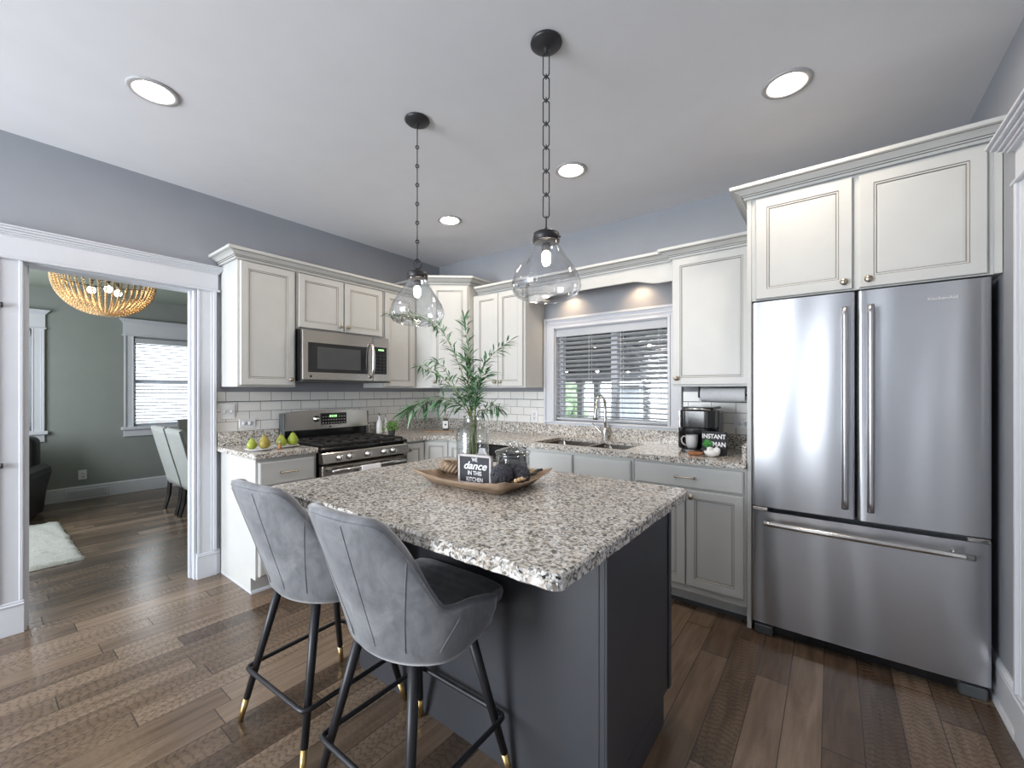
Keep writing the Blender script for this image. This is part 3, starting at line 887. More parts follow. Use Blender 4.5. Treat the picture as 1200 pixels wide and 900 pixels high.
SX0, SX1, SY0, SY1 = 1.665, 2.41, -.545, -.135
t = thing('granite_worktop', 'long L-shaped granite worktop running from the range past the sink to the fridge', 'countertop', (1.6, -.3, ZT0))
m = MB()
m.prism([(.009, -.982), (.645, -.982), (.648, -.80), (.70, -.715), (.80, -.655), (.95, -.645), (1.3, -.645), (1.3, -.009), (.009, -.009)], ZT0, ZT)
m.box(1.3, SX0, -.645, -.009, ZT0, ZT); m.box(SX1, 3.152, -.645, -.009, ZT0, ZT)
m.box(SX0, SX1, -.645, SY0, ZT0, ZT); m.box(SX0, SX1, SY1, -.009, ZT0, ZT)
m.build('slab', GR, t, world=True)
m = MB(); m.box(.009, .028, -.982, -.028, ZT, 1.022); m.box(.009, 3.152, -.028, -.009, ZT, 1.022); m.box(3.130, 3.152, -.62, -.028, ZT, 1.022, .002)
m.build('upstand', GR, t, world=True)

# sink
t = thing('kitchen_sink', 'undermount double bowl stainless sink below the window', 'sink', (2.04, -.34, .74))
for xa, xb in ((SX0 + .004, 2.065), (2.085, SX1 - .004)):
    m = MB(); pol = rounded([(xa, SY0 + .004), (xb, SY0 + .004), (xb, SY1 - .004), (xa, SY1 - .004)], [0, 1, 2, 3], .06, 6)
    cx, cy = (xa + xb) / 2, (SY0 + SY1) / 2; k = len(pol); vs = []
    for s_, z in ((1.0, ZT0 + .01), (.97, .80), (.90, .745), (.1, .74)): vs += [(cx + (x - cx) * s_, cy + (y - cy) * s_, z) for x, y in pol]
    m.add(vs, [(r * k + i, r * k + (i + 1) % k, (r + 1) * k + (i + 1) % k, (r + 1) * k + i) for r in range(3) for i in range(k)] + [tuple(range(3 * k, 4 * k))], True)
    b = m.build('bowl', MT['steel'], t, world=True)
    m = MB(); m.lathe([(.045, .752), (.04, .757), (.02, .752), (.0001, .752)], (cx, cy, 0), 20); m.build('drain', MT['chrome'], b).location = (-2.04, .34, -.74)
m = MB(); m.box(2.065, 2.085, SY0, SY1, .75, .905); m.box(SX0, SX1, SY0 - .0, SY0 + .006, .86, ZT0 + .012); m.box(SX0, SX1, SY1 - .006, SY1, .86, ZT0 + .012)
m.box(SX0, SX0 + .006, SY0, SY1, .86, ZT0 + .012); m.box(SX1 - .006, SX1, SY0, SY1, .86, ZT0 + .012); m.build('rim', MT['steel'], t, world=True)
# faucet
t = thing('faucet', 'brushed nickel pull-down gooseneck faucet standing behind the sink', 'faucet', (2.06, -.082, ZT))
m = MB(); m.lathe([(.028, 0), (.028, .006), (.021, .012), (.020, .07), (.017, .085), (.0155, .10)], (0, 0, 0), 24); m.build('base', MT['chrome'], t)
m = MB(); pts = [(0, 0, .07), (0, 0, .16), (0, 0, .25)]
for i in range(1, 11): a = PI * i / 10 * .93; pts.append((0, -.085 + .085 * math.cos(a), .28 + .085 * math.sin(a)))
m.tube(pts, .0125, 14); m.build('gooseneck', MT['chrome'], t)
m = MB(); m.tube([(0, -.167, .30), (0, -.173, .25), (0, -.178, .20), (0, -.180, .175)], [.014, .016, .020, .021], 16); m.build('spray_head', MT['chrome'], t)
m = MB(); m.tube([(-.015, 0, .055), (-.035, -.005, .06), (-.075, -.01, .10), (-.11, -.01, .135)], [.010, .008, .0055, .005], 10); m.build('lever', MT['chrome'], t)

# ============================================================ APPLIANCES
# range
t = thing('gas_range', 'stainless gas range with black cooktop between the cream base cabinets', 'stove', (0, -1.760, 0), A90)
w = .768
m = MB(); m.box(.004, w - .004, -.62, -.012, .0, .893); m.build('body', MT['black'], t)
m = MB(); m.box(.002, w - .002, -.668, -.012, .894, .912, .004); m.build('cooktop', MT['black'], t)
m = MB()
prof = [(-.62, .800), (-.684, .800), (-.690, .806), (-.676, .872), (-.670, .878), (-.62, .880)]
vs = [(.004, y, z) for y, z in prof] + [(w - .004, y, z) for y, z in prof]; k = len(prof)
m.add(vs, [tuple(range(k)), tuple(range(k, 2 * k))[::-1]] + [(i, (i + 1) % k, (i + 1) % k + k, i + k) for i in range(k)])
cp = m.build('control_strip', MT['steel'], t)
for x in (.134, .217, .371, .520, .603):
    m = MB(); m.lathe([(.024, 0), (.024, -.006), (.019, -.010), (.0185, -.030), (.015, -.034), (.0001, -.034)], (x, -.683, .840), 22, 'Y')
    m.box(x - .004, x + .004, -.724, -.712, .825, .858, .002); m.build('knob', MT['chrome'], cp)
m = MB(); m.box(.006, w - .006, -.672, -.62, .165, .785, .008); od = m.build('oven_door', MT['steel'], t)
m = MB(); m.box(.13, w - .13, -.675, -.671, .30, .60, .001); m.build('window', MT['black'], od)
m = MB(); m.tube([(.06, -.715, .748), (.2, -.722, .75), (w / 2, -.724, .75), (w - .2, -.722, .75), (w - .06, -.715, .748)], .012, 12)
for x in (.07, w - .07): m.box(x - .012, x + .012, -.718, -.668, .740, .757, .003)
m.build('handle', MT['chrome'], od)
m = MB(); m.box(.006, w - .006, -.668, -.62, .03, .155, .006); m.build('drawer', MT['steel'], t)
# backguard
m = MB(); m.box(.012, w - .012, -.078, -.014, .912, 1.005, .003); bg = m.build('backguard', MT['black'], t)
m = MB(); n = 16; top = [(w * i / n, 1.140 + .022 * math.sin(PI * min(1, max(0, i / n))) ** .5) for i in range(n + 1)]
front = [(x, -.092 - .012 * math.sin(PI * x / w), z) for x, z in top]
vs = front + [(x, -.098 - .016 * math.sin(PI * x / w), 1.004) for x, z in top] + [(x, -.014, z) for x, z in top] + [(x, -.014, 1.004) for x, z in top]; k = n + 1
fs = []
for i in range(n):
    fs += [(i, i + 1, i + 1 + k, i + k), (i + 2 * k, i + 3 * k, i + 1 + 3 * k, i + 1 + 2 * k), (i, i + 2 * k, i + 1 + 2 * k, i + 1), (i + k, i + k + 1, i + 3 * k + 1, i + 3 * k)]
fs += [(0, k, 3 * k, 2 * k), (n, n + 2 * k, n + 3 * k, n + k)]
m.add(vs, fs, False); fp = m.build('back_panel', MT['steel'], bg)
for xa in (-.002, w - .012): m = MB(); m.box(xa, xa + .014, -.098, -.012, .93, 1.142, .004); m.build('end_cap', MT['dark'], bg)
m = MB(); m.box(.300, .535, -.1145, -.10, 1.038, 1.135, .002); dp = m.build('display', MT['black'], t)
m = MB()
for i in range(4): m.box(.375 + i * .018, .386 + i * .018, -.1155, -.1145, 1.100, 1.118)
m.build('clock_digits', MT['lcd'], dp)
m = MB()
for i in range(9):
    for j in range(3):
        if 2 < i < 6 and j == 2: continue
        m.box(.312 + i * .0245, .322 + i * .0245, -.1152, -.1145, 1.050 + j * .026, 1.0535 + j * .026)
m.build('button_marks', MT['whiteplastic'], dp)
m = MB(); m.lathe([(.026, 0), (.026, -.008), (.020, -.012), (.019, -.03), (.0001, -.032)], (.262, -.104, 1.090), 22, 'Y'); m.build('knob', MT['chrome'], t)
m = MB(); m.box(.376, .392, -.1145, -.106, 1.014, 1.026); m.build('badge', MT['black'], t)
# grates and burners
for gx0, gx1 in ((.030, .262), (.268, .500), (.506, .738)):
    m = MB(); z0, z1 = .924, .938; b = .011
    for x in (gx0, gx1 - b): m.box(x, x + b, -.640, -.100, z0, z1, .002)
    for y in (-.640, -.375, -.111): m.box(gx0, gx1, y, y + b, z0, z1, .002)
    cx = (gx0 + gx1) / 2
    for cy in (-.505, -.238):
        for a in range(4):
            dx, dy = ((1, 0), (0, 1), (-1, 0), (0, -1))[a]
            x0_, x1_ = cx + dx * .028 - abs(dy) * b / 2, cx + dx * (gx1 - gx0) / 2 + abs(dy) * b / 2
            y0_, y1_ = cy + dy * .028 - abs(dx) * b / 2, cy + dy * .125 + abs(dx) * b / 2
            m.box(x0_, x1_, y0_, y1_, z0 + .001, z1 + .004, .002)
    for x in (gx0, gx1 - b):
        for y in (-.640, -.111): m.box(x, x + b, y, y + b, .912, z0)
    m.build('grate', MT['iron'], t)
    for cy in (-.505, -.238):
        m = MB(); m.lathe([(.044, .912), (.046, .918), (.036, .922), (.036, .928), (.030, .930), (.0001, .930)], (cx, cy, 0), 20); m.build('burner', MT['iron'], t)

# towel over oven handle
tw = thing('dish_towel', 'white dish towel folded over the oven door handle', 'towel', (.735, -1.395, .60))
m = MB(); pr = [(-.010, -.20), (-.0135, -.02), (-.013, .155), (0, .1625), (.013, .155), (.0145, .0), (.012, -.24)]
pts = [(a + .001, z) for a, z in pr] + [(a * .86, z - .002) for a, z in pr[::-1]]
k = len(pts); n = 12; vs = []
for i in range(n + 1):
    y = -.085 + .17 * i / n
    for q, (a, z) in enumerate(pts): vs.append((a * 1.12 + .003 * math.sin(i * 1.3) * (1 if z < .1 else 0) + (-.011), y, z))
m.add(vs, [(i * k + q, i * k + (q + 1) % k, (i + 1) * k + (q + 1) % k, (i + 1) * k + q) for i in range(n) for q in range(k)] + [tuple(range(k)), tuple(n * k + q for q in range(k))], True)
m.build('cloth', MT['paper'], tw)
m = MB()
for i in range(5): m.box(.0045, .0055, -.065 + i * .028, -.052 + i * .028, .06 - (i % 2) * .02, .12 - (i % 2) * .02)
m.build('printed_stripe', MT['dark'], tw)

# microwave
t = thing('microwave', 'stainless over-the-range microwave with black window under the short cabinet', 'microwave', (0, -1.765, 1.396), A90)
w = .778; h = .396
m = MB(); m.box(.002, w, -.365, -.012, .004, h); m.build('body', MT['black'], t)
m = MB(); m.box(.002, .612, -.405, -.366, .012, h - .002, .004); dr = m.build('door', MT['steel'], t)
m = MB(); m.box(.045, .560, -.4075, -.404, .072, .300, .001); wd = m.build('window', MT['black'], dr)
m = MB(); m.box(.115, .49, -.4085, -.4073, .10, .270); m.build('mesh_screen', MT['dark'], wd)
m = MB(); m.tube([(.585, -.405, .335), (.585, -.435, .318), (.585, -.452, .26), (.585, -.456, .19), (.585, -.452, .12), (.585, -.435, .062), (.585, -.405, .045)], [.012, .013, .013, .013, .013, .013, .012], 12); m.build('handle', MT['chrome'], dr)
m = MB(); m.box(.614, w, -.405, -.366, .012, h - .002, .004); pn = m.build('control_panel', MT['steel'], t)
m = MB(); m.box(.622, .752, -.4075, -.404, .075, .310, .001); kp = m.build('keypad', MT['black'], pn)
m = MB(); m.box(.665, .720, -.4083, -.4075, .280, .292); m.build('clock_digits', MT['lcd'], kp)
m = MB()
for i in range(3):
    for j in range(6): m.box(.640 + i * .038, .655 + i * .038, -.4081, -.4075, .095 + j * .028, .0985 + j * .028)
m.build('button_marks', MT['dark'], kp)
m = MB(); m.box(.002, w, -.402, -.02, 0, .010, .002); m.build('vent_grille', MT['dark'], t)
m = MB(); m.box(.058, .074, -.4065, -.4045, .033, .049); m.build('badge', MT['black'], dr)

# refrigerator
t = thing('refrigerator', 'large stainless french door refrigerator with bottom freezer drawer', 'refrigerator', (3.182, 0, 0))
FWD = .884


def bowed(x0, x1, z0, z1, yb=-.585, yf=-.645, bow=.007, r=.014, xc=None, n=34):
    pts = [(x0, yb)]
    full0, full1 = (0, FWD)
    def yy(x): f = (x - full0) / (full1 - full0) * 2 - 1; return yf - bow * (1 - f * f)
    for i in range(5): a = PI / 2 * i / 4; pts.append((x0 + r - r * math.cos(a), yy(x0 + r) + r - r * math.sin(a)))
    for i in range(1, n): pts.append((x0 + r + (x1 - x0 - 2 * r) * i / n, yy(x0 + r + (x1 - x0 - 2 * r) * i / n)))
    for i in range(5): a = PI / 2 * (1 - i / 4); pts.append((x1 - r + r * math.cos(a), yy(x1 - r) + r - r * math.sin(a)))
    pts.append((x1, yb)); k = len(pts)
    m = MB(); nz = 26
    def wv(x, y, z): return y + (.0014 * math.sin(x * 31 + 1.3 * math.sin(z * 2.1)) + .0011 * math.sin(x * 17 + z * 3.1 + 1) + .0008 * math.sin(z * 5.3 + x * 4)) * (1 if x0 + r < x < x1 - r and y < yb - .01 else 0)
    vs = [(x, wv(x, y, z0 + (z1 - z0) * j / nz), z0 + (z1 - z0) * j / nz) for j in range(nz + 1) for x, y in pts]
    m.add(vs, [(j * k + i, j * k + i + 1, (j + 1) * k + i + 1, (j + 1) * k + i) for j in range(nz) for i in range(k - 1)], True)
    m.add([(x, y, z0) for x, y in pts], [tuple(range(k))[::-1]], False); m.add([(x, y, z1) for x, y in pts], [tuple(range(k))], False)
    m.add([(x0, yb, z0), (x1, yb, z0), (x1, yb, z1), (x0, yb, z1)], [(0, 1, 2, 3)], False)
    return m


m = MB(); m.box(.004, FWD - .002, -.578, -.03, .03, 1.80); m.build('body', MT['dark'], t)
dl_ = bowed(0, .437, .697, 1.808).build('door', MT['fridge'], t); dr_ = bowed(.447, FWD, .697, 1.808).build('door', MT['fridge'], t)
fz = bowed(0, FWD, .064, .672).build('freezer_drawer', MT['fridge'], t)
for par, x in ((dl_, .398), (dr_, .492)):
    m = MB(); m.tube([(x, -.708, .755), (x, -.712, .80), (x, -.714, 1.24), (x, -.712, 1.69), (x, -.708, 1.728)], .0135, 16)
    for z in (.79, 1.69): m.tube([(x, -.652, z), (x, -.708, z)], .010, 10)
    m.build('handle', MT['hsteel'], par)
m = MB(); m.tube([(.062, -.712, .622), (.09, -.716, .623), (.44, -.722, .623), (.79, -.716, .623), (.822, -.712, .622)], .0135, 16)
for x in (.11, .77): m.tube([(x, -.65, .623), (x, -.712, .623)], .010, 10)
m.build('handle', MT['chrome'], fz)
m = MB(); m.box(.02, FWD - .02, -.605, -.50, .004, .058); m.build('base_grille', MT['black'], t)
for x in (.012, FWD - .097):
    m = MB(); m.box(x, x + .085, -.648, -.53, .0, .052, .006); m.build('foot', MT['dark'], t)
m = MB(); m.box(.438, .446, -.60, -.578, .70, 1.80); m.build('door_seal', MT['black'], t)
for x in (.004, FWD - .075):
    m = MB(); m.box(x, x + .07, -.655, -.60, .675, .693, .003); m.build('hinge', MT['chrome'], t)
text_mesh('brand_lettering', 'KitchenAid', .021, MT['ink'], dr_, (.735, -.6545, 1.735), (R(90), 0, R(-.8)), .0012, sx=1.0)

# ============================================================ ISLAND
t = thing('kitchen_island', 'slate grey painted kitchen island base under the speckled granite top', 'island', (2.4, -1.85, 0))
IX0, IX1, IY0, IY1 = 1.74, 3.0, -2.145, -1.515
m = MB(); m.box(IX0, IX1 - .02, IY0 + .02, IY1 - .02, .10, .884); m.box(IX0 + .02, IX1 - .025, IY0 + .03, IY1 - .08, 0, .10); m.build('carcase', MT['slate'], t, world=True)
m = MB(); m.box(IX1 - .019, IX1, IY0, IY1 - .0, .105, .884, .002); m.box(IX1 - .019, IX1, IY0, IY1 - .085, 0, .105)
m.build('end_panel', MT['slate'], t, world=True)
m = MB(); m.box(IX1, IX1 + .008, IY0 - .003, IY0 + .040, 0, .884, .002); m.box(IX1, IX1 + .006, IY1 - .03, IY1, .105, .884, .002); m.build('corner_trim', MT['slate'], t, world=True)
m = MB(); m.box(IX0, IX1 - .019, IY0, IY0 + .019, 0, .884, .002); m.build('back_panel', MT['slate'], t, world=True)
for i in range(3):
    x0 = IX0 + .02 + i * .405
    d = MB(); d.box(x0, x0 + .39, IY1 - .02, IY1 - .001, .13, .70, .003); d.build('door', MT['slate'], t, world=True)
    d = MB(); d.box(x0, x0 + .39, IY1 - .02, IY1 - .001, .715, .870, .003); d.build('drawer', MT['slate'], t, world=True)

t = thing('island_worktop', 'large speckled granite island worktop with a rough chiselled edge', 'countertop', (2.36, -2.0, .885))
def chis(poly, step=.02):
    out = []
    random.seed(11)
    for i, p in enumerate(poly):
        a = Vector(p); b = Vector(poly[(i + 1) % len(poly)]); L = (b - a).length; n = max(1, int(L / step)); d = (b - a) / n; nn = Vector((d.y, -d.x)).normalized()
        for q in range(n): o = nn * (random.uniform(-.0022, .0022) if 0 < q else 0); out.append(tuple(a + d * q + o))
    return out
pl = chis(rounded([(1.662, -2.528), (3.07, -2.528), (3.07, -1.495), (1.662, -1.495)], [0, 1, 2, 3], .03, 4))
k = len(pl); cx, cy = 2.366, -2.01; m = MB(); vs = []
for ins, z in ((.006, .885), (.0, .890), (.0015, .905), (-.0005, .918), (.006, .925)):
    for i, (x, y) in enumerate(pl):
        d = Vector((x - cx, y - cy)); s_ = ins + (random.uniform(-.0012, .0012))
        ex = (1 if x > 3.0 else -1 if x < 1.72 else 0); ey = (1 if y > -1.55 else -1 if y < -2.47 else 0)
        vs.append((x - ex * s_, y - ey * s_, z))
m.add(vs, [(r * k + i, r * k + (i + 1) % k, (r + 1) * k + (i + 1) % k, (r + 1) * k + i) for r in range(4) for i in range(k)] + [tuple(range(k))[::-1], tuple(range(4 * k, 5 * k))], False)
m.build('slab', GR, t, world=True)

# ============================================================ STOOLS
def stool(label, loc, rz):
    t = thing('bar_stool', label, 'bar stool', loc, rz, 'grey velvet stools at the island')
    a, b = .256, .199; NU = 56

    def base_pt(u):
        if abs(u) <= .75:
            ph = u / .75 * PI / 2; return a * math.sin(ph), -b * math.cos(ph), Vector((math.sin(ph), -math.cos(ph))), math.cos(ph)
        s_ = (abs(u) - .75) / .25; return math.copysign(a, u), s_ * .100, Vector((math.copysign(1, u), 0)), 0

    def top(u):
        v = abs(u)
        def sm(x): x = max(0, min(1, x)); return x * x * (3 - 2 * x)
        return 1.010 - .020 * sm(v / .30) - .278 * sm((v - .234) / .331) - .020 * sm((v - .70) / .30)

    def surf(u, z, inset=0):
        x, y, nn, bk = base_pt(u)
        lean = max(0, z - .60)
        o = -inset + .134 * lean
        return Vector((x + nn.x * o, y + nn.y * o - bk * bk * lean * .223, z))
    rows = []
    us = [-1 + 2 * i / NU for i in range(NU + 1)]
    for u in us:
        T = top(u); e = min(1, (1 - abs(u)) / .05); th = .044 * (.35 + .65 * e ** .5)
        rr = []
        lo = .527 + .030 * max(0, abs(u) - .55) / .45
        for ins, z in ((.15, lo + .012), (.07, lo), (.028, lo + .012), (.008, lo + .038), (0, lo + .075)): rr.append(surf(u, z, ins + (.004 if e < 1 else 0)))
        for f in (.2, .4, .6, .8, .93): rr.append(surf(u, lo + .075 + (T - lo - .075) * f))
        rr.append(surf(u, T - .004, .006)); rr.append(surf(u, T, th * .5)); rr.append(surf(u, T - .005, th * .9))
        for f in (.9, .7, .45, .2, 0): rr.append(surf(u, .63 + (T - .02 - .63) * f, th))
        rows.append(rr)
    k = len(rows[0]); m = MB(); vs = [p for r in rows for p in r]
    m.add(vs, [(i * k + q, (i + 1) * k + q, (i + 1) * k + q + 1, i * k + q + 1) for i in range(NU) for q in range(k - 1)] + [tuple(range(k)), tuple(NU * k + q for q in range(k))[::-1]], True)
    # underside
    m.add([rows[i][0] for i in range(NU + 1)], [tuple(range(NU + 1))], False)
    sh = m.build('backrest', MT['velvet'], t)
    m = MB()
    for u in (-.62, -.36, -.12, .12, .36, .62):
        m.tube([surf(u * (.80 + .20 * f), .59 + (top(u) - .03 - .59) * f, -.0004) for f in [i / 12 for i in range(13)]], .0013, 5)
    m.tube([surf(u, top(u) - .016, -.0002) for u in [-.97 + 1.94 * i / 60 for i in range(61)]], .0014, 5)
    m.build('seam', MT['velvet'], sh)
    # seat cushion with soft channels across
    m = MB(); nx, ny = 18, 40; X0, X1, Y0, Y1 = -.195, .195, -.155, .232
    def sp(i, j):
        fx = i / nx * 2 - 1; fy = j / ny
        y = Y0 + (Y1 - Y0) * fy; x = fx * .206 * (math.sqrt(max(.03, 1 - (y / .158) ** 2)) if y < 0 else 1)
        if fy > .9: x *= 1 - .12 * ((fy - .9) / .1) ** 2
        z = .668 - .012 * abs(fx) ** 6 - .018 * max(0, (fy - .88) / .12) ** 2 + .0035 * abs(math.sin(fy * PI * 9)) ** .6
        return (x, y, z)
    vs = [sp(i, j) for i in range(nx + 1) for j in range(ny + 1)]; kk = ny + 1
    fs = [(i * kk + j, (i + 1) * kk + j, (i + 1) * kk + j + 1, i * kk + j + 1) for i in range(nx) for j in range(ny)]
    m.add(vs, fs, True)
    rim = [i * kk for i in range(nx + 1)] + [nx * kk + j for j in range(1, kk)] + [i * kk + ny for i in range(nx - 1, -1, -1)] + [j for j in range(ny - 1, 0, -1)]
    rv = [vs[i] for i in rim]; n = len(rv)
    m.add(rv + [(x * 1.01, y + (.004 if y > .15 else 0), z - .018) for x, y, z in rv] + [(x * .99, y, .615) for x, y, z in rv],
          [(i, (i + 1) % n, (i + 1) % n + n, i + n) for i in range(n)] + [(i + n, (i + 1) % n + n, (i + 1) % n + 2 * n, i + 2 * n) for i in range(n)], True)
    m.build('seat', MT['velvet'], t)
    m = MB(); m.prism([(.175 * math.cos(q * PI / 10), -.135 * math.sin(q * PI / 10) + .02) for q in range(11)] + [(-.185, .06), (-.185, .19), (-.15, .226), (.15, .226), (.185, .19), (.185, .06)], .560, .614, .004); m.build('seat_pan', MT['mblack'], t)
    for sx in (-1, 1):
        for sy in (-1, 1):
            A = Vector((sx * .125, sy * .112, .563)); B = Vector((sx * .228, sy * .228, 0)); G = B.lerp(A, .16)
            m = MB(); m.tube([G, A], [.0125, .0175], 14); lg = m.build('leg', MT['mblack'], t)
            m = MB(); m.tube([B, G], [.0095, .0128], 14); m.build('gold_tip', MT['gold'], lg)
    q = .213; z = .215; m = MB(); pts = []
    for sx, sy in ((-1, -1), (1, -1), (1, 1), (-1, 1)):
        c = Vector((sx * q, sy * q, z)); A = Vector((sx * -1 if False else 0, 0, 0))
        prev = {(-1, -1): Vector((0, 1, 0)), (1, -1): Vector((-1, 0, 0)), (1, 1): Vector((0, -1, 0)), (-1, 1): Vector((1, 0, 0))}[(sx, sy)]
        nxt = {(-1, -1): Vector((1, 0, 0)), (1, -1): Vector((0, 1, 0)), (1, 1): Vector((-1, 0, 0)), (-1, 1): Vector((0, -1, 0))}[(sx, sy)]
        pts += [c + prev * .035, c + prev * .012 + nxt * .003, c + nxt * .012 + prev * .003, c + nxt * .035]
    m.tube(pts, .0088, 10, closed=True); m.build('footrest', MT['mblack'], t)
    return t


stool('grey velvet bar stool with black gold-tipped legs, farther from the camera, nearer the range', (1.872, -2.392, 0), R(3))
stool('grey velvet bar stool with black legs nearest the camera, in front of the island', (2.440, -2.392, 0), R(1))

# ============================================================ PENDANTS AND CEILING LIGHTS
def pendant(label, x, y, ang, ztop):
    t = thing('pendant_light', label, 'pendant light', (x, y, ZC), 0)
    m = MB(); m.lathe([(.062, 0), (.064, -.006), (.058, -.013), (.045, -.018), (.040, -.023), (.020, -.026), (.010, -.030), (.006, -.045), (.0001, -.047)], (0, 0, 0), 32); m.build('canopy', MT['mblack'], t)
    d = Vector((math.cos(ang), math.sin(ang), 0)); p = Vector((-d.y, d.x, 0))
    z = -.044; zend = ztop - ZC + .075; LL = .080; RR = .011
    n = max(1, round((z - zend) / (LL + .012))); pitch = (z - zend) / n
    for i in range(n):
        zc = z - pitch * (i + .5); hl = pitch / 2 - .002; wv = .0125; pts = []
        for q in range(24):
            a = 2 * PI * q / 24; cx_, cz = math.cos(a), math.sin(a)
            pts.append(d * (wv * cx_) + Vector((0, 0, zc + (hl - wv) * (1 if cz > 0 else -1) + wv * cz)))
        m = MB(); m.tube(pts, .0026, 6, closed=True); m.build('chain_link', MT['mblack'], t)
        m = MB(); m.tube([p * (.0085 * math.cos(2 * PI * q / 14)) + Vector((0, 0, zc - pitch / 2 + .0085 * math.sin(2 * PI * q / 14))) for q in range(14)], .0026, 6, closed=True)
        m.build('chain_ring', MT['mblack'], t)
    zt = ztop - ZC
    m = MB(); m.tube([p * (.020 * math.cos(2 * PI * q / 20)) + Vector((0, 0, zt + .055 + .024 * math.sin(2 * PI * q / 20))) for q in range(20)], .0032, 8, closed=True)
    m.lathe([(.006, zt + .036), (.006, zt + .022), (.014, zt + .018)], (0, 0, 0), 12); m.build('hanging_ring', MT['mblack'], t)
    m = MB(); m.lathe([(.012, zt + .020), (.040, zt + .018), (.052, zt + .012), (.054, zt), (.054, zt - .020), (.050, zt - .022), (.048, zt - .010), (.0001, zt - .006)], (0, 0, 0), 32)
    m.tube([(.052, 0, zt - .014), (.066, 0, zt - .014)], .004, 8); m.build('cap', MT['mblack'], t)
    prof = [(.047, -.012), (.050, -.030), (.062, -.055), (.085, -.090), (.108, -.122), (.127, -.153), (.138, -.182), (.1395, -.203), (.134, -.222), (.121, -.238), (.103, -.248), (.088, -.251)]
    inner = [(r - .0022, z_) for r, z_ in prof[::-1]]
    m = MB(); m.lathe([(r, z_ + zt) for r, z_ in prof], (0, 0, 0), 48, cap=False)
    m.tube([Vector((.088 * math.cos(2 * PI * q / 48), .088 * math.sin(2 * PI * q / 48), zt - .2505)) for q in range(48)], .0022, 6, closed=True)
    m.build('glass_shade', MT['pglass'], t)
    m = MB(); m.lathe([(.0001, zt - .026), (.017, zt - .026), (.018, zt - .055), (.013, zt - .060)], (0, 0, 0), 18); sk = m.build('socket', MT['mblack'], t)
    m = MB(); m.lathe([(.010, zt - .056), (.016, zt - .068), (.0165, zt - .080), (.0165, zt - .102), (.011, zt - .114), (.0001, zt - .118)], (0, 0, 0), 18); m.build('bulb', MT['bulb'], t)
    return t


pendant('farther clear glass pendant on a black chain, hanging in front of the corner cabinet', 1.832, -1.87, math.atan2(1.43, -1.70), 1.925)
pendant('nearer clear glass pendant on a black chain, hanging in front of the sink window', 2.620, -1.87, math.atan2(1.43, -.91) + PI / 2, 1.945)

for x, y, lb in ((1.017, -2.766, 'recessed ceiling light at the far left of the ceiling, nearest the doorway'), (3.367, -1.002, 'recessed ceiling light above the fridge side, rightmost on the ceiling'),
                 (2.22, -.947, 'recessed ceiling light just right of the nearer pendant chain'), (1.048, -.865, 'recessed ceiling light farthest away, near the corner above the cabinets')):
    t = thing('recessed_light', lb, 'ceiling light', (x, y, ZC), 0, 'recessed ceiling lights')
    m = MB(); m.lathe([(.098, 0), (.099, -.005), (.094, -.008), (.078, -.008), (.069, -.002), (.069, 0)], (0, 0, 0), 40, cap=False, closed=True); m.build('trim_ring', MT['canring'], t)
    m = MB(); m.lathe([(.0001, -.0032), (.068, -.0032)], (0, 0, 0), 40, cap=False); m.build('lens', MT['can'], t)

# ============================================================ ISLAND CENTREPIECE
ZI = .925
t = thing('dough_bowl', 'long rectangular weathered wooden dough bowl on the island worktop', 'tray', (2.35, -1.95, ZI), R(3))
def ring_pts(hx, hy, z, sag, n=12, push=0):
    pts = []; C = [(-hx, -hy), (hx, -hy), (hx, hy), (-hx, hy)]
    for i in range(4):
        a = Vector(C[i]); b = Vector(C[(i + 1) % 4])
        for q in range(n):
            f = q / n; p = a.lerp(b, f); s_ = math.sin(PI * f)
            pts.append((p.x * (1 + push * 0), p.y, z - sag * s_ ** .8 + .0014 * math.sin(q * 2.7 + i)))
    return pts
R0 = [(.170, .112, .001, .0), (.180, .122, .004, 0), (.205, .142, .030, .008), (.243, .178, .066, .024), (.238, .172, .068, .024), (.215, .150, .046, .018), (.195, .135, .026, .008), (.17, .115, .016, 0), (.05, .04, .015, 0)]
vs = []; k = 48
for hx, hy, z, sg in R0: vs += ring_pts(hx, hy, z, sg)
m = MB(); m.add(vs, [(r * k + i, r * k + (i + 1) % k, (r + 1) * k + (i + 1) % k, (r + 1) * k + i) for r in range(len(R0) - 1) for i in range(k)] + [tuple(range(k))[::-1], tuple(range((len(R0) - 1) * k, len(R0) * k))], True)
m.build('bowl', MT['traywood'], t)
ZB0 = ZI + .017

t = thing('glass_vase', 'tall clear glass bottle vase holding the bamboo branches, in the wooden bowl', 'vase', (2.262, -1.915, ZB0))
prof = [(.0001, .004), (.060, .002), (.070, .010), (.072, .03), (.072, .19), (.068, .212), (.052, .230), (.042, .238), (.040, .262), (.044, .270)]
m = MB(); m.lathe(prof, (0, 0, 0), 40, cap=False); m.tube([(.042 * math.cos(q * PI / 18), .042 * math.sin(q * PI / 18), .268) for q in range(36)], .003, 6, closed=True)
m.build('glass_body', MT['glass'], t)

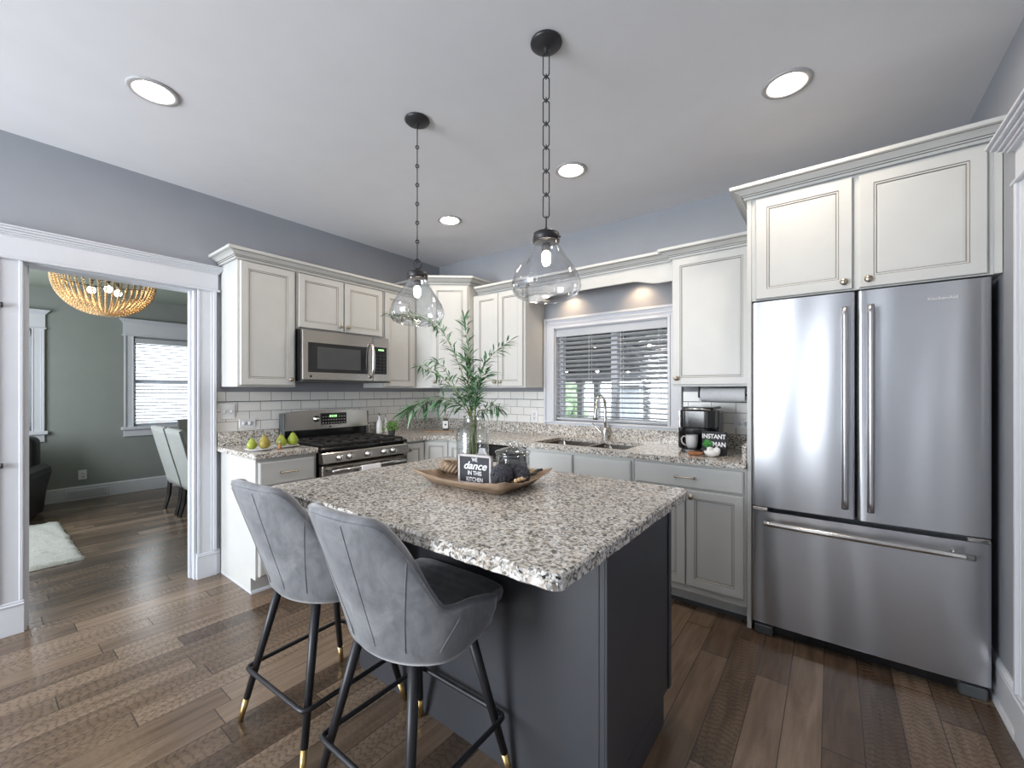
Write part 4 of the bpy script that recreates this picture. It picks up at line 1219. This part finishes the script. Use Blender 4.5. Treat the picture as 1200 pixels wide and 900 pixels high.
VX, VY = 2.262, -1.915
def branch(label, path, n_leaf, llen, seed, spread=1.0, start=.3, mat='leaf', group='bamboo branches in the vase'):
    n_leaf = int(n_leaf * 1.7); start *= .8
    """path: world points from vase bottom up"""
    random.seed(seed)
    P = [Vector(p) for p in path]; pts = []
    for i in range(len(P) - 1):          # Catmull-Rom
        p0 = P[max(i - 1, 0)]; p1 = P[i]; p2 = P[i + 1]; p3 = P[min(i + 2, len(P) - 1)]
        for q in range(8):
            s_ = q / 8; pts.append(.5 * ((2 * p1) + (p2 - p0) * s_ + (2 * p0 - 5 * p1 + 4 * p2 - p3) * s_ ** 2 + (-p0 + 3 * p1 - 3 * p2 + p3) * s_ ** 3))
    pts.append(P[-1]); n = len(pts)
    t = thing('bamboo_branch', label, 'branch', path[0], 0, group)
    m = MB(); m.tube(pts, [.0028 - .0019 * i / n for i in range(n)], 6); m.build('stem', MT['stem'], t, world=True)
    m = MB()
    for j in range(n_leaf):
        f = start + (1 - start) * (j + random.random()) / n_leaf; i = min(n - 2, int(f * (n - 1))); p = pts[i].lerp(pts[i + 1], f * (n - 1) - i)
        d = (pts[i + 1] - pts[i]).normalized()
        rnd = Vector((random.uniform(-1, 1), random.uniform(-1, 1), random.uniform(-.9, .5))).normalized()
        dr = (d * .8 + rnd * spread).normalized(); L = llen * random.uniform(.6, 1.2); wd = L * random.uniform(.05, .085)
        sd = dr.cross(Vector((random.uniform(-.4, .4), random.uniform(-.4, .4), 1))).normalized(); up = sd.cross(dr)
        q0 = p + dr * random.uniform(0, .012); vs = [q0]
        for s_, ww in ((.25, .8), (.5, 1), (.75, .62)):
            c = q0 + dr * (L * s_) - Vector((0, 0, 1)) * (L * .28 * s_ * s_); vs += [c - sd * wd * ww, c + up * wd * .25 * ww, c + sd * wd * ww]
        vs.append(q0 + dr * L - Vector((0, 0, 1)) * L * .28)
        m.mi = 0 if random.random() < .75 else 1
        m.add(vs, [(0, 1, 2), (0, 2, 3), (1, 4, 5, 2), (2, 5, 6, 3), (4, 7, 8, 5), (5, 8, 9, 6), (7, 10, 8), (8, 10, 9)], True)
    m.build('leaves', [MT['leaf'], MT['leaf2']], t, world=True, recalc=False)
    return t


b0 = lambda dx, dy: (VX + dx, VY + dy, ZB0 + .012)
nk = lambda dx, dy: (VX + dx, VY + dy, ZB0 + .262)
branch('long bamboo branch arching far left across the farther pendant glass', [b0(.02, .01), nk(-.008, .004), (2.20, -1.90, 1.36), (2.10, -1.88, 1.52), (1.99, -1.87, 1.64), (1.83, -1.87, 1.71), (1.60, -1.87, 1.755)], 115, .052, 1, .75, .50)
branch('upright bamboo branch reaching highest in front of the corner cabinet', [b0(-.01, .02), nk(.004, .012), (2.235, -1.89, 1.38), (2.20, -1.88, 1.52), (2.165, -1.87, 1.665)], 84, .062, 2, .55, .34)
branch('bamboo branch leaning right towards the two-door wall cabinet', [b0(-.02, -.01), nk(.012, 0), (2.28, -1.90, 1.34), (2.30, -1.88, 1.44), (2.36, -1.87, 1.50), (2.42, -1.86, 1.535)], 58, .058, 3, .6, .34)
branch('bamboo branch spreading left below the arching one', [b0(.02, -.02), nk(-.014, .002), (2.18, -1.92, 1.30), (2.08, -1.92, 1.38), (1.97, -1.90, 1.425), (1.885, -1.89, 1.455)], 58, .062, 4, .75, .34)
branch('bamboo branch drooping to the lower left towards the tiles', [b0(.01, -.03), nk(-.015, -.008), (2.19, -1.95, 1.27), (2.08, -1.97, 1.29), (1.97, -1.98, 1.265), (1.87, -1.98, 1.225)], 62, .085, 5, .8, .30)
branch('short leafy bamboo branch on the right side of the vase mouth', [b0(-.02, .02), nk(.016, -.006), (2.30, -1.94, 1.27), (2.33, -1.95, 1.34), (2.37, -1.95, 1.40)], 66, .068, 6, .8, .36)
branch('bamboo branch with dense leaves standing in the middle of the bunch', [b0(.0, .03), nk(.0, -.012), (2.255, -1.93, 1.30), (2.245, -1.93, 1.38), (2.225, -1.92, 1.47)], 90, .070, 7, .9, .36)
branch('low bamboo sprig spilling over the back of the vase mouth', [b0(.03, .0), nk(.006, .018), (2.29, -1.86, 1.24), (2.32, -1.84, 1.26), (2.35, -1.83, 1.25)], 46, .055, 8, .9, .42)
branch('pale bamboo sprig reaching to the left with curled leaves', [b0(-.03, .0), nk(-.010, -.010), (2.20, -1.94, 1.31), (2.12, -1.94, 1.41), (2.04, -1.93, 1.47)], 34, .055, 9, .9, .42)

# chalk sign
t = thing('chalk_sign', 'small black framed sign with white lettering leaning in the wooden bowl', 'sign', (2.370, -2.020, ZB0 - .003), R(9))
m = MB(); W2_, H2_ = .071, .122
for a in ((-W2_ - .010, -W2_, 0, H2_), (W2_, W2_ + .010, 0, H2_), (-W2_ - .010, W2_ + .010, -.001, .009), (-W2_ - .010, W2_ + .010, H2_ - .009, H2_)): m.box(a[0], a[1], -.007, .010, a[2], a[3], .0015)
fr = m.build('frame', MT['wwood'], t)
m = MB(); m.box(-W2_, W2_, -.003, .004, .008, H2_ - .008); bd = m.build('board', MT['chalk'], t)
for txt, z, s_, sh, of, sx_ in (('WE', .101, .022, 0, .0004, .8), ('dance', .076, .044, .35, .0009, 1.08), ('IN THIS', .046, .024, 0, .0004, .85), ('KITCHEN', .020, .024, 0, .0004, .8)):
    text_mesh('lettering', txt, s_, MT['ink'], bd, (0, -.0038, z), (R(90), 0, 0), .0004, sh, of, sx_)
# grey paddle tag leaning on the vase
t = thing('paddle_tag', 'small grey cutting-board shaped tag with bead tassel behind the sign', 'ornament', (2.382, -1.985, ZB0 + .112), R(8))
m = MB(); pl = rounded([(-.050, 0), (.050, 0), (.046, .062), (.020, .082), (.018, .102), (-.018, .102), (-.020, .082), (-.046, .062)], [2, 5, 4, 3], .012, 4)
k = len(pl); m.add([(x, -.003, z - .07) for x, z in pl] + [(x, .003, z - .07) for x, z in pl], [tuple(range(k)), tuple(range(k, 2 * k))[::-1]] + [(i, (i + 1) % k, (i + 1) % k + k, i + k) for i in range(k)])
m.build('board', MT['greytag'], t)
m = MB()
for i in range(9): m.sphere((.012 + i * .0042, -.008, .026 - i * .0065 - .001 * i * i * .3), .0042, 6)
m.build('bead_tassel', MT['white'], t)
m = MB(); m.box(-.03, .03, .004, .010, -.098, -.0); m.build('easel_back', MT['wwood'], t)

# lidded jar
t = thing('glass_jar', 'clear glass lidded jar standing at the right end of the wooden bowl', 'jar', (2.452, -1.870, ZB0))
m = MB(); m.lathe([(.0001, .003), (.066, .002), (.072, .010), (.072, .105), (.068, .112)], (0, 0, 0), 40, cap=False); m.tube([(.070 * math.cos(q * PI / 20), .070 * math.sin(q * PI / 20), .112) for q in range(40)], .0035, 6, closed=True)
m.build('glass_body', MT['glass'], t)
m = MB(); m.lathe([(.074, .116), (.078, .120), (.074, .126), (.045, .136), (.018, .142), (.010, .146), (.010, .150), (.024, .154), (.026, .162), (.018, .170), (.0001, .172)], (0, 0, 0), 40, cap=False)
m.build('lid', MT['glass'], t)
m = MB(); m.lathe([(.0001, .008), (.060, .008), (.062, .02), (.062, .072), (.0001, .074)], (0, 0, 0), 28, cap=False)
tag(m.build('ground_filling', MT['yarn']), 'dark contents filling the lidded glass jar', 'filling').location = (2.452, -1.870, ZB0 + .001)
# dark fluffy balls
random.seed(5)
for (x, y, z, r, lb) in ((2.488, -1.992, .046, .043, 'larger charcoal yarn ball right of the black sign'), (2.535, -1.925, .042, .036, 'smaller charcoal yarn ball at the right, in front of the glass jar')):
    m = MB()
    for i in range(44):
        ax = Vector((random.gauss(0, 1), random.gauss(0, 1), random.gauss(0, 1))).normalized(); u = ax.orthogonal().normalized(); v_ = ax.cross(u)
        off = random.uniform(-.5, .5) * r; rr = math.sqrt(r * r - off * off)
        m.tube([ax * off + (u * math.cos(q * PI / 9) + v_ * math.sin(q * PI / 9)) * (rr * random.uniform(.97, 1.03)) for q in range(18)], r * .085, 5, closed=True)
    m.sphere((0, 0, 0), r * .93, 8)
    o = m.build('yarn_ball', MT['yarn']); o.location = (x, y, ZB0 + z - .002); tag(o, lb, 'ball')
# seagrass ring
t = thing('seagrass_wreath', 'braided seagrass ring lying at the left end of the wooden bowl', 'wreath', (2.168, -1.940, ZB0 + .036), R(10))
t.rotation_euler = (R(-6), R(8), 0)
m = MB()
for s_ in range(3):
    pts = []
    for q in range(90):
        a = 2 * PI * q / 90; b = a * 8 + s_ * 2 * PI / 3; pts.append(((.048 + .015 * math.cos(b)) * math.cos(a), (.048 + .015 * math.cos(b)) * math.sin(a), .014 * math.sin(b)))
    m.tube(pts, .0092, 6, closed=True)
m.build('braid', MT['rope'], t)
# bead garland
t = thing('bead_garland', 'natural wooden bead garland along the right rim of the wooden bowl', 'garland', (2.535, -1.872, ZB0 + .016))
m = MB(); vs = []
for i in range(15):
    f = i / 14; m.sphere((.012 + .016 * math.sin(f * 6), -.105 + f * .165, .012 + .012 * f + .004 * math.sin(f * 9)), .0085, 6)
m.build('beads', MT['bead'], t)
m = MB()
for i in range(9): f = i / 8; m.sphere((.024 + .01 * math.sin(f * 5 + 1), -.02 + f * .085, .026 + .006 * f), .0065, 6)
m.build('dark_beads', MT['dark'], t)

# ============================================================ COUNTER ITEMS
# pears on two plates
def plate(lb, x, y, z=ZT, r=.088):
    t = thing('plate', lb, 'plate', (x, y, z), 0, 'white plates of pears')
    m = MB(); m.lathe([(.0001, 0), (r * .55, 0), (r * .6, .003), (r * .96, .012), (r, .015), (r * .97, .0165), (r * .6, .008), (.0001, .006)], (0, 0, 0), 36, cap=False); m.build('dish', MT['white'], t); return t


plate('left white plate of pears, on the short granite worktop nearest the doorway', .455, -2.082)
plate('right white plate of pears, on the short granite worktop beside the range', .430, -1.895)
def pear(lb, x, y, s_, mat, tilt=(0, 0)):
    t = thing('pear', lb, 'pear', (x, y, ZT + .010), 0, 'pears on the white plates')
    t.rotation_euler = (tilt[0], tilt[1], x * 9)
    pr = [(.0001, .001), (.016, .002), (.028, .010), (.034, .024), (.034, .036), (.028, .052), (.019, .066), (.014, .076), (.009, .083), (.0001, .084)]
    m = MB(); m.lathe([(r * s_, z * s_) for r, z in pr], (0, 0, 0), 22, cap=False); m.build('fruit', MT[mat], t)
    m = MB(); m.tube([(0, 0, .080 * s_), (.002, 0, .093 * s_), (.006, 0, .104 * s_)], .0018, 6); m.build('stalk', MT['stem'], t)


pear('small yellow-green pear at the far left of the left plate', .445, -2.125, .88, 'pear')
pear('brownish green pear on the right of the left plate', .470, -2.055, 1.08, 'pear2')
pear('green pear at the left front of the right plate', .455, -1.935, .95, 'pear')
pear('yellowish pear at the back of the right plate', .395, -1.915, .95, 'pear2')
pear('plump green pear on the right of the right plate, beside the range', .450, -1.855, 1.10, 'pear')
t = thing('shallot', 'pink-brown shallot lying between the two plates of pears', 'vegetable', (.535, -1.985, ZT + .001))
m = MB(); m.lathe([(.0001, 0), (.010, .003), (.015, .010), (.013, .020), (.006, .036), (.003, .048)], (0, 0, 0), 18); m.build('bulb', MT['orange'], t)
m = MB(); m.lathe([(.004, .044), (.007, .052), (.0001, .060)], (0, 0, 0), 10); m.build('neck', MT['wwood'], t)

# right of the range: bottles and basil
for i, (x, y, s_, lb) in enumerate(((.105, -.875, 1.0, 'taller white ceramic bottle against the tiles right of the range'), (.10, -.800, .92, 'shorter white ceramic bottle behind the green herb plant'))):
    t = thing('ceramic_bottle', lb, 'bottle', (x, y, ZT), 0, 'white bottles right of the range')
    m = MB(); m.lathe([(.0001, 0), (.026, 0), (.029, .01), (.028, .09), (.020, .115), (.011, .13), (.010, .155), (.013, .158), (.013, .165), (.0001, .165)], (0, 0, 0), 24); m.build('body', MT['white'], t)
    t.scale = (s_, s_, s_)
    m = MB(); m.tube([(0, .012, .150), (0, .030, .160), (0, .038, .140), (0, .030, .115), (0, .024, .108)], .0028, 8); m.build('handle', MT['white'], t)
    m = MB(); m.tube([(0, 0, .163), (0, 0, .185), (0, -.012, .197)], [.004, .003, .002], 8); m.build('pourer', MT['dark'], t)
t = thing('herb_plant', 'small bright green herb plant on the worktop right of the range', 'plant', (.36, -.925, ZT))
m = MB(); m.lathe([(.0001, 0), (.026, 0), (.034, .045), (.036, .048), (.031, .048), (.0001, .040)], (0, 0, 0), 22, cap=False); m.build('pot', MT['dark'], t)
m = MB(); random.seed(21)
for i in range(150):
    c = Vector((random.gauss(0, .03), random.gauss(0, .03), random.uniform(.035, .112))); d = Vector((random.uniform(-1, 1), random.uniform(-1, 1), random.uniform(-.3, .9))).normalized(); s1 = d.orthogonal().normalized(); L = .022
    m.add([c, c + d * L * .5 + s1 * L * .33, c + d * L, c + d * L * .5 - s1 * L * .33, c + d * L * .5 + d.cross(s1) * .003], [(0, 1, 4), (1, 2, 4), (2, 3, 4), (3, 0, 4)], False)
m.build('leaves', MT['basil'], t, recalc=False)
# corner: board with a labelled jar of flowers
o = MB(); o.prism(rounded([(-.15, -.05), (.15, -.05), (.15, .05), (-.15, .05)], [0, 1, 2, 3], .02), 0, .012, .002)
o = o.build('serving_board', MT['traywood']); o.location = (.44, -.425, ZT); o.rotation_euler = (0, 0, R(42)); tag(o, 'small wooden serving board lying in the corner behind the labelled jar', 'board')
t = thing('flower_jar', 'small dark jar with white label and dried flowers in the worktop corner', 'jar', (.505, -.385, ZT + .013), R(38))
m = MB(); m.lathe([(.0001, 0), (.028, 0), (.030, .01), (.030, .085), (.024, .100), (.022, .112)], (0, 0, 0), 24, cap=False); m.build('body', MT['dark'], t)
m = MB(); m.box(-.026, .026, -.0335, -.031, .022, .096, .001); lb_ = m.build('label', MT['white'], t)
m = MB(); m.sphere((0, -.0335, .060), .009, 6); m.box(-.003, .010, -.0345, -.0335, .052, .058); m.build('printed_motif', MT['black'], lb_)
m = MB(); m2 = MB(); random.seed(9)
for i in range(15):
    a = random.uniform(0, 2 * PI); r = random.uniform(.0, .05); tp = Vector((r * math.cos(a), r * math.sin(a), random.uniform(.125, .175))); m.tube([(0, 0, .09), tuple(tp)], .0012, 5); m2.sphere(tp, random.uniform(.007, .012), 5)
fl = m.build('flower_stems', MT['stem'], t); m2.build('blossoms', MT['wwood'], fl)

# coffee maker
t = thing('coffee_maker', 'glossy black single-cup coffee maker between the sink and the fridge', 'coffee maker', (2.845, -.25, ZT))
m = MB(); m.box(-.115, .105, -.055, .13, .0, .275, .02, 3); m.build('body', MT['black'], t)
m = MB(); m.prism(rounded([(-.112, -.175), (.102, -.175), (.102, -.05), (-.112, -.05)], [0, 1], .05, 5), .160, .282, .010)
hd = m.build('brew_head', MT['black'], t)
m = MB(); m.prism(rounded([(-.100, -.165), (.090, -.165), (.090, .10), (-.100, .10)], [0, 1], .05, 5), .283, .300, .006); m.build('lid', MT['black'], hd)
m = MB(); m.box(-.112, -.104, -.168, -.160, .163, .272, .002); m.tube([(-.09, -.172, .282), (0, -.186, .288), (.08, -.172, .282)], .004, 8); m.build('silver_trim', MT['chrome'], hd)
m = MB(); m.prism(rounded([(-.105, -.175), (.095, -.175), (.095, -.055), (-.105, -.055)], [0, 1], .04, 5), .0, .026, .004); m.build('drip_tray', MT['black'], t)
m = MB(); m.box(-.155, -.117, -.03, .12, .01, .262, .01, 2); m.build('water_tank', MT['black'], t)
t = thing('mug', 'grey-white mug standing on the coffee maker drip tray, handle to the left', 'mug', (2.802, -.372, ZT + .027))
m = MB(); m.lathe([(.0001, .003), (.024, 0), (.031, .012), (.036, .04), (.037, .088), (.0345, .088), (.033, .04), (.028, .014), (.0001, .010)], (0, 0, 0), 30, cap=False); m.build('cup', MT['mug'], t)
m = MB(); m.tube([(-.034, 0, .072), (-.052, 0, .076), (-.066, 0, .058), (-.062, 0, .034), (-.046, 0, .018), (-.030, 0, .018)], .0045, 8); m.build('handle', MT['mug'], t)
t = thing('block_sign', 'black block sign with white lettering INSTANT HUMAN beside the mug', 'sign', (2.948, -.425, ZT))
m = MB(); m.box(-.068, .068, -.018, .018, 0, .148, .002); bk = m.build('block', MT['chalk'], t)
text_mesh('lettering', 'INSTANT', .038, MT['ink'], bk, (0, -.0185, .118), (R(90), 0, 0), .0006, 0, .0012, .86)
text_mesh('lettering', 'HUMAN', .040, MT['ink'], bk, (.006, -.0185, .070), (R(90), 0, 0), .0006, 0, .0012, .86)
m = MB()
for (x, z, r) in ((-.035, .078, .022), (-.050, .066, .014), (-.018, .072, .014), (-.040, .055, .012)):
    m.lathe([(.0001, -.0215), (r, -.0213), (r, -.0185)], (x, 0, z), 18, 'Y', cap=False)
m.build('green_cup_print', MT['greenink'], bk)
t = thing('sugar_bowl', 'small white bowl heaped with white packets in front of the black sign', 'bowl', (2.950, -.500, ZT))
m = MB(); m.lathe([(.0001, .002), (.022, 0), (.040, .014), (.047, .034), (.0445, .034), (.038, .018), (.0001, .010)], (0, 0, 0), 30, cap=False); m.build('dish', MT['white'], t)
m = MB(); random.seed(2)
for i in range(12): m.sphere((random.gauss(0, .014), random.gauss(0, .014), .034 + random.random() * .016), .013, 6)
m.lathe([(.040, .022), (.03, .036), (.0001, .05)], (0, 0, 0), 20, cap=False)
tag(m.build('sugar_packets', MT['paper']), 'white packets heaped in the small white bowl', 'packets').location = (2.950, -.500, ZT + .001)
t = thing('wooden_dish', 'small oval orange-brown wooden dish in front of the mug', 'dish', (2.853, -.505, ZT))
m = MB(); m.lathe([(.0001, 0), (.030, 0), (.042, .010), (.046, .020), (.042, .022), (.034, .014), (.0001, .010)], (0, 0, 0), 30, cap=False); m.build('dish', MT['orange'], t).scale = (1.05, .75, 1)
# paper towel
t = thing('paper_towel_holder', 'white paper towel roll on a holder under the right wall cabinet', 'paper towel', (2.95, -.17, 1.298))
m = MB(); m.lathe([(.018, -.135), (.046, -.135), (.0465, -.132), (.0465, .132), (.046, .135), (.018, .135)], (0, 0, 0), 36, 'X', closed=True, cap=False); m.build('paper_roll', MT['paper'], t)
m = MB(); m.tube([(-.15, 0, 0), (.152, 0, 0)], .007, 10)
for x in (-.150, .150): m.box(x - .004, x + .004, -.022, .022, -.020, .056, .002)
m.build('bracket', MT['mblack'], t)

# outlets and switches
def plate_on(name, lb, cat, loc, rot, w, h, kind):
    t = thing(name, lb, cat, loc, rot)
    m = MB(); m.box(-w / 2, w / 2, -.006, 0, -h / 2, h / 2, .002); pl_ = m.build('cover_plate', MT['whiteplastic'], t)
    if kind == 'switch':
        for x in (-.023, .023):
            m = MB(); m.box(x - .005, x + .005, -.015, -.006, -.004, .010, .001); m.box(x - .007, x + .007, -.008, -.006, -.014, .014); m.build('toggle', MT['whiteplastic'], t)
            m = MB(); m.box(x - .0075, x + .0075, -.0066, -.006, -.0155, .0155); m.build('toggle_slot', MT['dark'], t)
    else:
        for s_ in (-1, 1):
            cx, cz = (s_ * .020, 0) if w > h else (0, s_ * .020)
            m = MB(); m.lathe([(.0155, -.006), (.0155, -.0085), (.0001, -.0088)], (cx, 0, cz), 20, 'Y'); so = m.build('socket', MT['whiteplastic'], t)
            m = MB()
            for q in (-1, 1): m.box(cx + q * .005 - .0012, cx + q * .005 + .0012, -.0093, -.0086, cz - .002, cz + .007)
            m.box(cx - .0022, cx + .0022, -.0093, -.0086, cz - .010, cz - .006); m.build('slots', MT['dark'], so)
    return t


plate_on('light_switch', 'white double toggle switch plate on the tiles beside the doorway', 'switch', (.008, -2.122, 1.172), A90, .092, .115, 'switch')
plate_on('electrical_outlet', 'white horizontal outlet above the plates of pears', 'outlet', (.008, -1.990, 1.078), A90, .112, .062, 'outlet')
plate_on('electrical_outlet', 'white outlet on the tiles just left of the sink window', 'outlet', (1.312, -.008, 1.090), 0, .075, .112, 'outlet')
plate_on('electrical_outlet', 'white horizontal outlet on the tiles beside the fridge panel', 'outlet', (3.045, -.008, 1.098), 0, .112, .068, 'outlet')
plate_on('electrical_outlet', 'white outlet low on the dining room wall above the floor register', 'outlet', (XF, -2.432, .300), A90, .075, .115, 'outlet')
t = thing('floor_register', 'white vent grille set in the dining room baseboard', 'vent', (XF + .016, -2.395, .078), A90)
m = MB(); m.box(-.19, .19, -.010, 0, -.046, .046, .003); m.build('frame', MT['trim'], t)
m = MB()
for i in range(22): x = -.165 + i * .0155; m.box(x, x + .004, -.013, -.010, -.030, .030)
m.build('louvres', MT['dwall'], t)

# ============================================================ DINING ROOM
# beaded chandelier
t = thing('bead_chandelier', 'glowing wooden bead basket chandelier hanging in the dining room', 'chandelier', (-1.60, -2.538, 2.53))
Rb, zr, zb = .335, 2.31 - 2.53, 2.00 - 2.53
m = MB(); m.lathe([(.06, 0), (.06, -.02), (.01, -.03)], (0, 0, 0), 24); m.tube([(0, 0, -.02), (0, 0, zr + .02)], .006, 8); m.build('canopy', MT['mblack'], t)
m = MB(); m.tube([(Rb * math.cos(q * PI / 24), Rb * math.sin(q * PI / 24), zr) for q in range(48)], .006, 6, closed=True)
for a in (0, PI / 2, PI, 3 * PI / 2): m.tube([(0, 0, zr + .03), (Rb * math.cos(a), Rb * math.sin(a), zr)], .003, 6)
m.tube([(.05 * math.cos(q * PI / 12), .05 * math.sin(q * PI / 12), zb + .004) for q in range(24)], .006, 6, closed=True)
m.build('hoop', MT['mblack'], t)
S0 = None
for s_ in range(44):
    a = 2 * PI * s_ / 44
    if S0 is None:
        m = MB(); n = 24
        for i in range(n + 1):
            f = i / n * PI / 2; rr = Rb * math.cos(f) * .98 + .012; z = zr + (zb - zr) * math.sin(f); m.sphere((rr, 0, z), .0108 - .004 * (i / n) ** 2, 4)
        S0 = m.build('bead_strand', MT['bead'], t)
    else:
        o = S0.copy(); col.objects.link(o); o.rotation_euler = (0, 0, a)
for a in (0, 2 * PI / 3, 4 * PI / 3):
    m = MB(); m.sphere((.10 * math.cos(a), .10 * math.sin(a), zr - .09), .028, 8); m.build('bulb', MT['chbulb'], t)
    m = MB(); m.lathe([(.012, zr - .062), (.012, zr + .0)], (.10 * math.cos(a), .10 * math.sin(a), 0), 10); m.tube([(0, 0, zr), (.10 * math.cos(a), .10 * math.sin(a), zr)], .004, 6); m.build('socket', MT['mblack'], t)

def dining_chair(lb, loc, rz, mat='fabric', host=False):
    t = thing('dining_chair', lb, 'chair', loc, rz, None)
    m = MB(); m.box(-.235, .235, -.20, .27, .33, .475, .02, 3); m.build('seat', MT[mat], t)
    n = 12; vs = []; k = 0
    prof = []
    for i in range(n + 1):
        f = i / n; z = .30 + (.93 - .30) * f; y = -.205 - .15 * f ** 1.5 - .02 * math.sin(PI * f); prof.append((y, z))
    pl_ = [(y, z) for y, z in prof] + [(prof[-1][0] + .03, .95)] + [(y + .075 - .02 * i / n, z) for i, (y, z) in reversed(list(enumerate(prof)))]
    k = len(pl_); m = MB(); wd = .238
    m.add([(-wd, y, z) for y, z in pl_] + [(wd, y, z) for y, z in pl_], [(i, (i + 1) % k, (i + 1) % k + k, i + k) for i in range(k)], True)
    m.add([(-wd, y, z) for y, z in pl_], [tuple(range(k))], False); m.add([(wd, y, z) for y, z in pl_], [tuple(range(k))], False)
    bk = m.build('backrest', MT[mat], t)
    m = MB()
    for i in range(1, n * 2):
        f = i / (n * 2); z = .42 + .5 * f; g = (z - .30) / .63; y = -.205 - .15 * g ** 1.5 - .02 * math.sin(PI * g) + .018
        for s_ in (-1, 1): m.sphere((s_ * wd, y, z), .0055, 4)
    nh = m.build('nailhead_trim', MT['mblack'], bk)
    for sx in (-1, 1):
        m = MB(); m.tube([(sx * .205, -.185, .33), (sx * .205, -.20, .15), (sx * .205, -.235, 0)], [.024, .022, .017], 4, smooth=False); m.build('leg', MT['espresso'], t)
        m = MB(); m.tube([(sx * .205, .235, .33), (sx * .205, .24, 0)], [.024, .016], 4, smooth=False); m.build('leg', MT['espresso'], t)
    return t


dining_chair('pale linen dining chair nearer the doorway jamb, nailheads on its side', (-1.655, -1.70, 0), R(0))
dining_chair('pale linen dining chair farther from the doorway jamb, under the window', (-2.19, -1.70, 0), R(0))
dining_chair('taupe dining chair at the window end of the white dining table', (-3.02, -1.34, 0), R(-90), 'taupe')
t = thing('dining_table', 'white topped dining table behind the pale linen chairs', 'table', (-1.90, -1.22, 0))
m = MB(); m.box(-.86, .80, -.46, .46, .725, .762, .006); m.build('tabletop', MT['white'], t)
m = MB(); m.box(-.78, .72, -.40, .40, .65, .724); m.build('apron', MT['espresso'], t)
for sx in (-.74, .68):
    for sy in (-.36, .36): m = MB(); m.box(sx - .035, sx + .035, sy - .035, sy + .035, 0, .65, .004); m.build('leg', MT['espresso'], t)

# leather armchair
t = thing('armchair', 'dark brown leather armchair at the left edge of the dining room', 'armchair', (-3.05, -3.28, 0), R(-20))
m = MB(); m.box(-.36, .36, -.30, .34, .06, .30, .03, 3); m.build('base', MT['leather'], t)
m = MB(); m.box(-.25, .38, -.28, .28, .30, .45, .05, 4); m.build('seat_cushion', MT['leather'], t)
m = MB(); m.box(-.46, -.22, -.36, .36, .10, .84, .08, 4); m.build('backrest', MT['leather'], t)
for s_ in (-1, 1):
    m = MB()
    pr = [(.0, .02), (.0, .36), (-.02, .44), (.0, .50), (.05, .535), (.11, .535), (.155, .50), (.165, .44), (.15, .38), (.125, .25), (.10, .02)]
    yb = .29; k = len(pr)
    m.add([(-.36, s_ * (yb + a), z) for a, z in pr] + [(.40, s_ * (yb + a), z) for a, z in pr], [(i, (i + 1) % k, (i + 1) % k + k, i + k) for i in range(k)] + [tuple(range(k)), tuple(range(k, 2 * k))], False)
    m.build('arm', MT['leather'], t)
for sx in (-.32, .34):
    for sy in (-.27, .27): m = MB(); m.box(sx - .02, sx + .02, sy - .02, sy + .02, 0, .06); m.build('foot', MT['espresso'], t)

# shaggy rug
m = MB(); random.seed(4); nx, ny = 60, 56; X0, X1, Y0, Y1 = -2.62, -1.10, -4.1, -2.735
vs = []
for i in range(nx + 1):
    for j in range(ny + 1):
        e = i in (0, nx) or j in (0, ny)
        vs.append((X0 + (X1 - X0) * i / nx + random.uniform(-.010, .010), Y0 + (Y1 - Y0) * j / ny + random.uniform(-.010, .010), .003 if e else random.uniform(.018, .032)))
k = ny + 1
m.add(vs, [(i * k + j, (i + 1) * k + j, (i + 1) * k + j + 1, i * k + j + 1) for i in range(nx) for j in range(ny)], True)
m.add([(X0, Y0, .001), (X1, Y0, .001), (X1, Y1, .001), (X0, Y1, .001)], [(0, 1, 2, 3)], False)
tag(m.build('shag_rug', MT['rug']), 'cream shag rug on the dining room floor', 'rug')
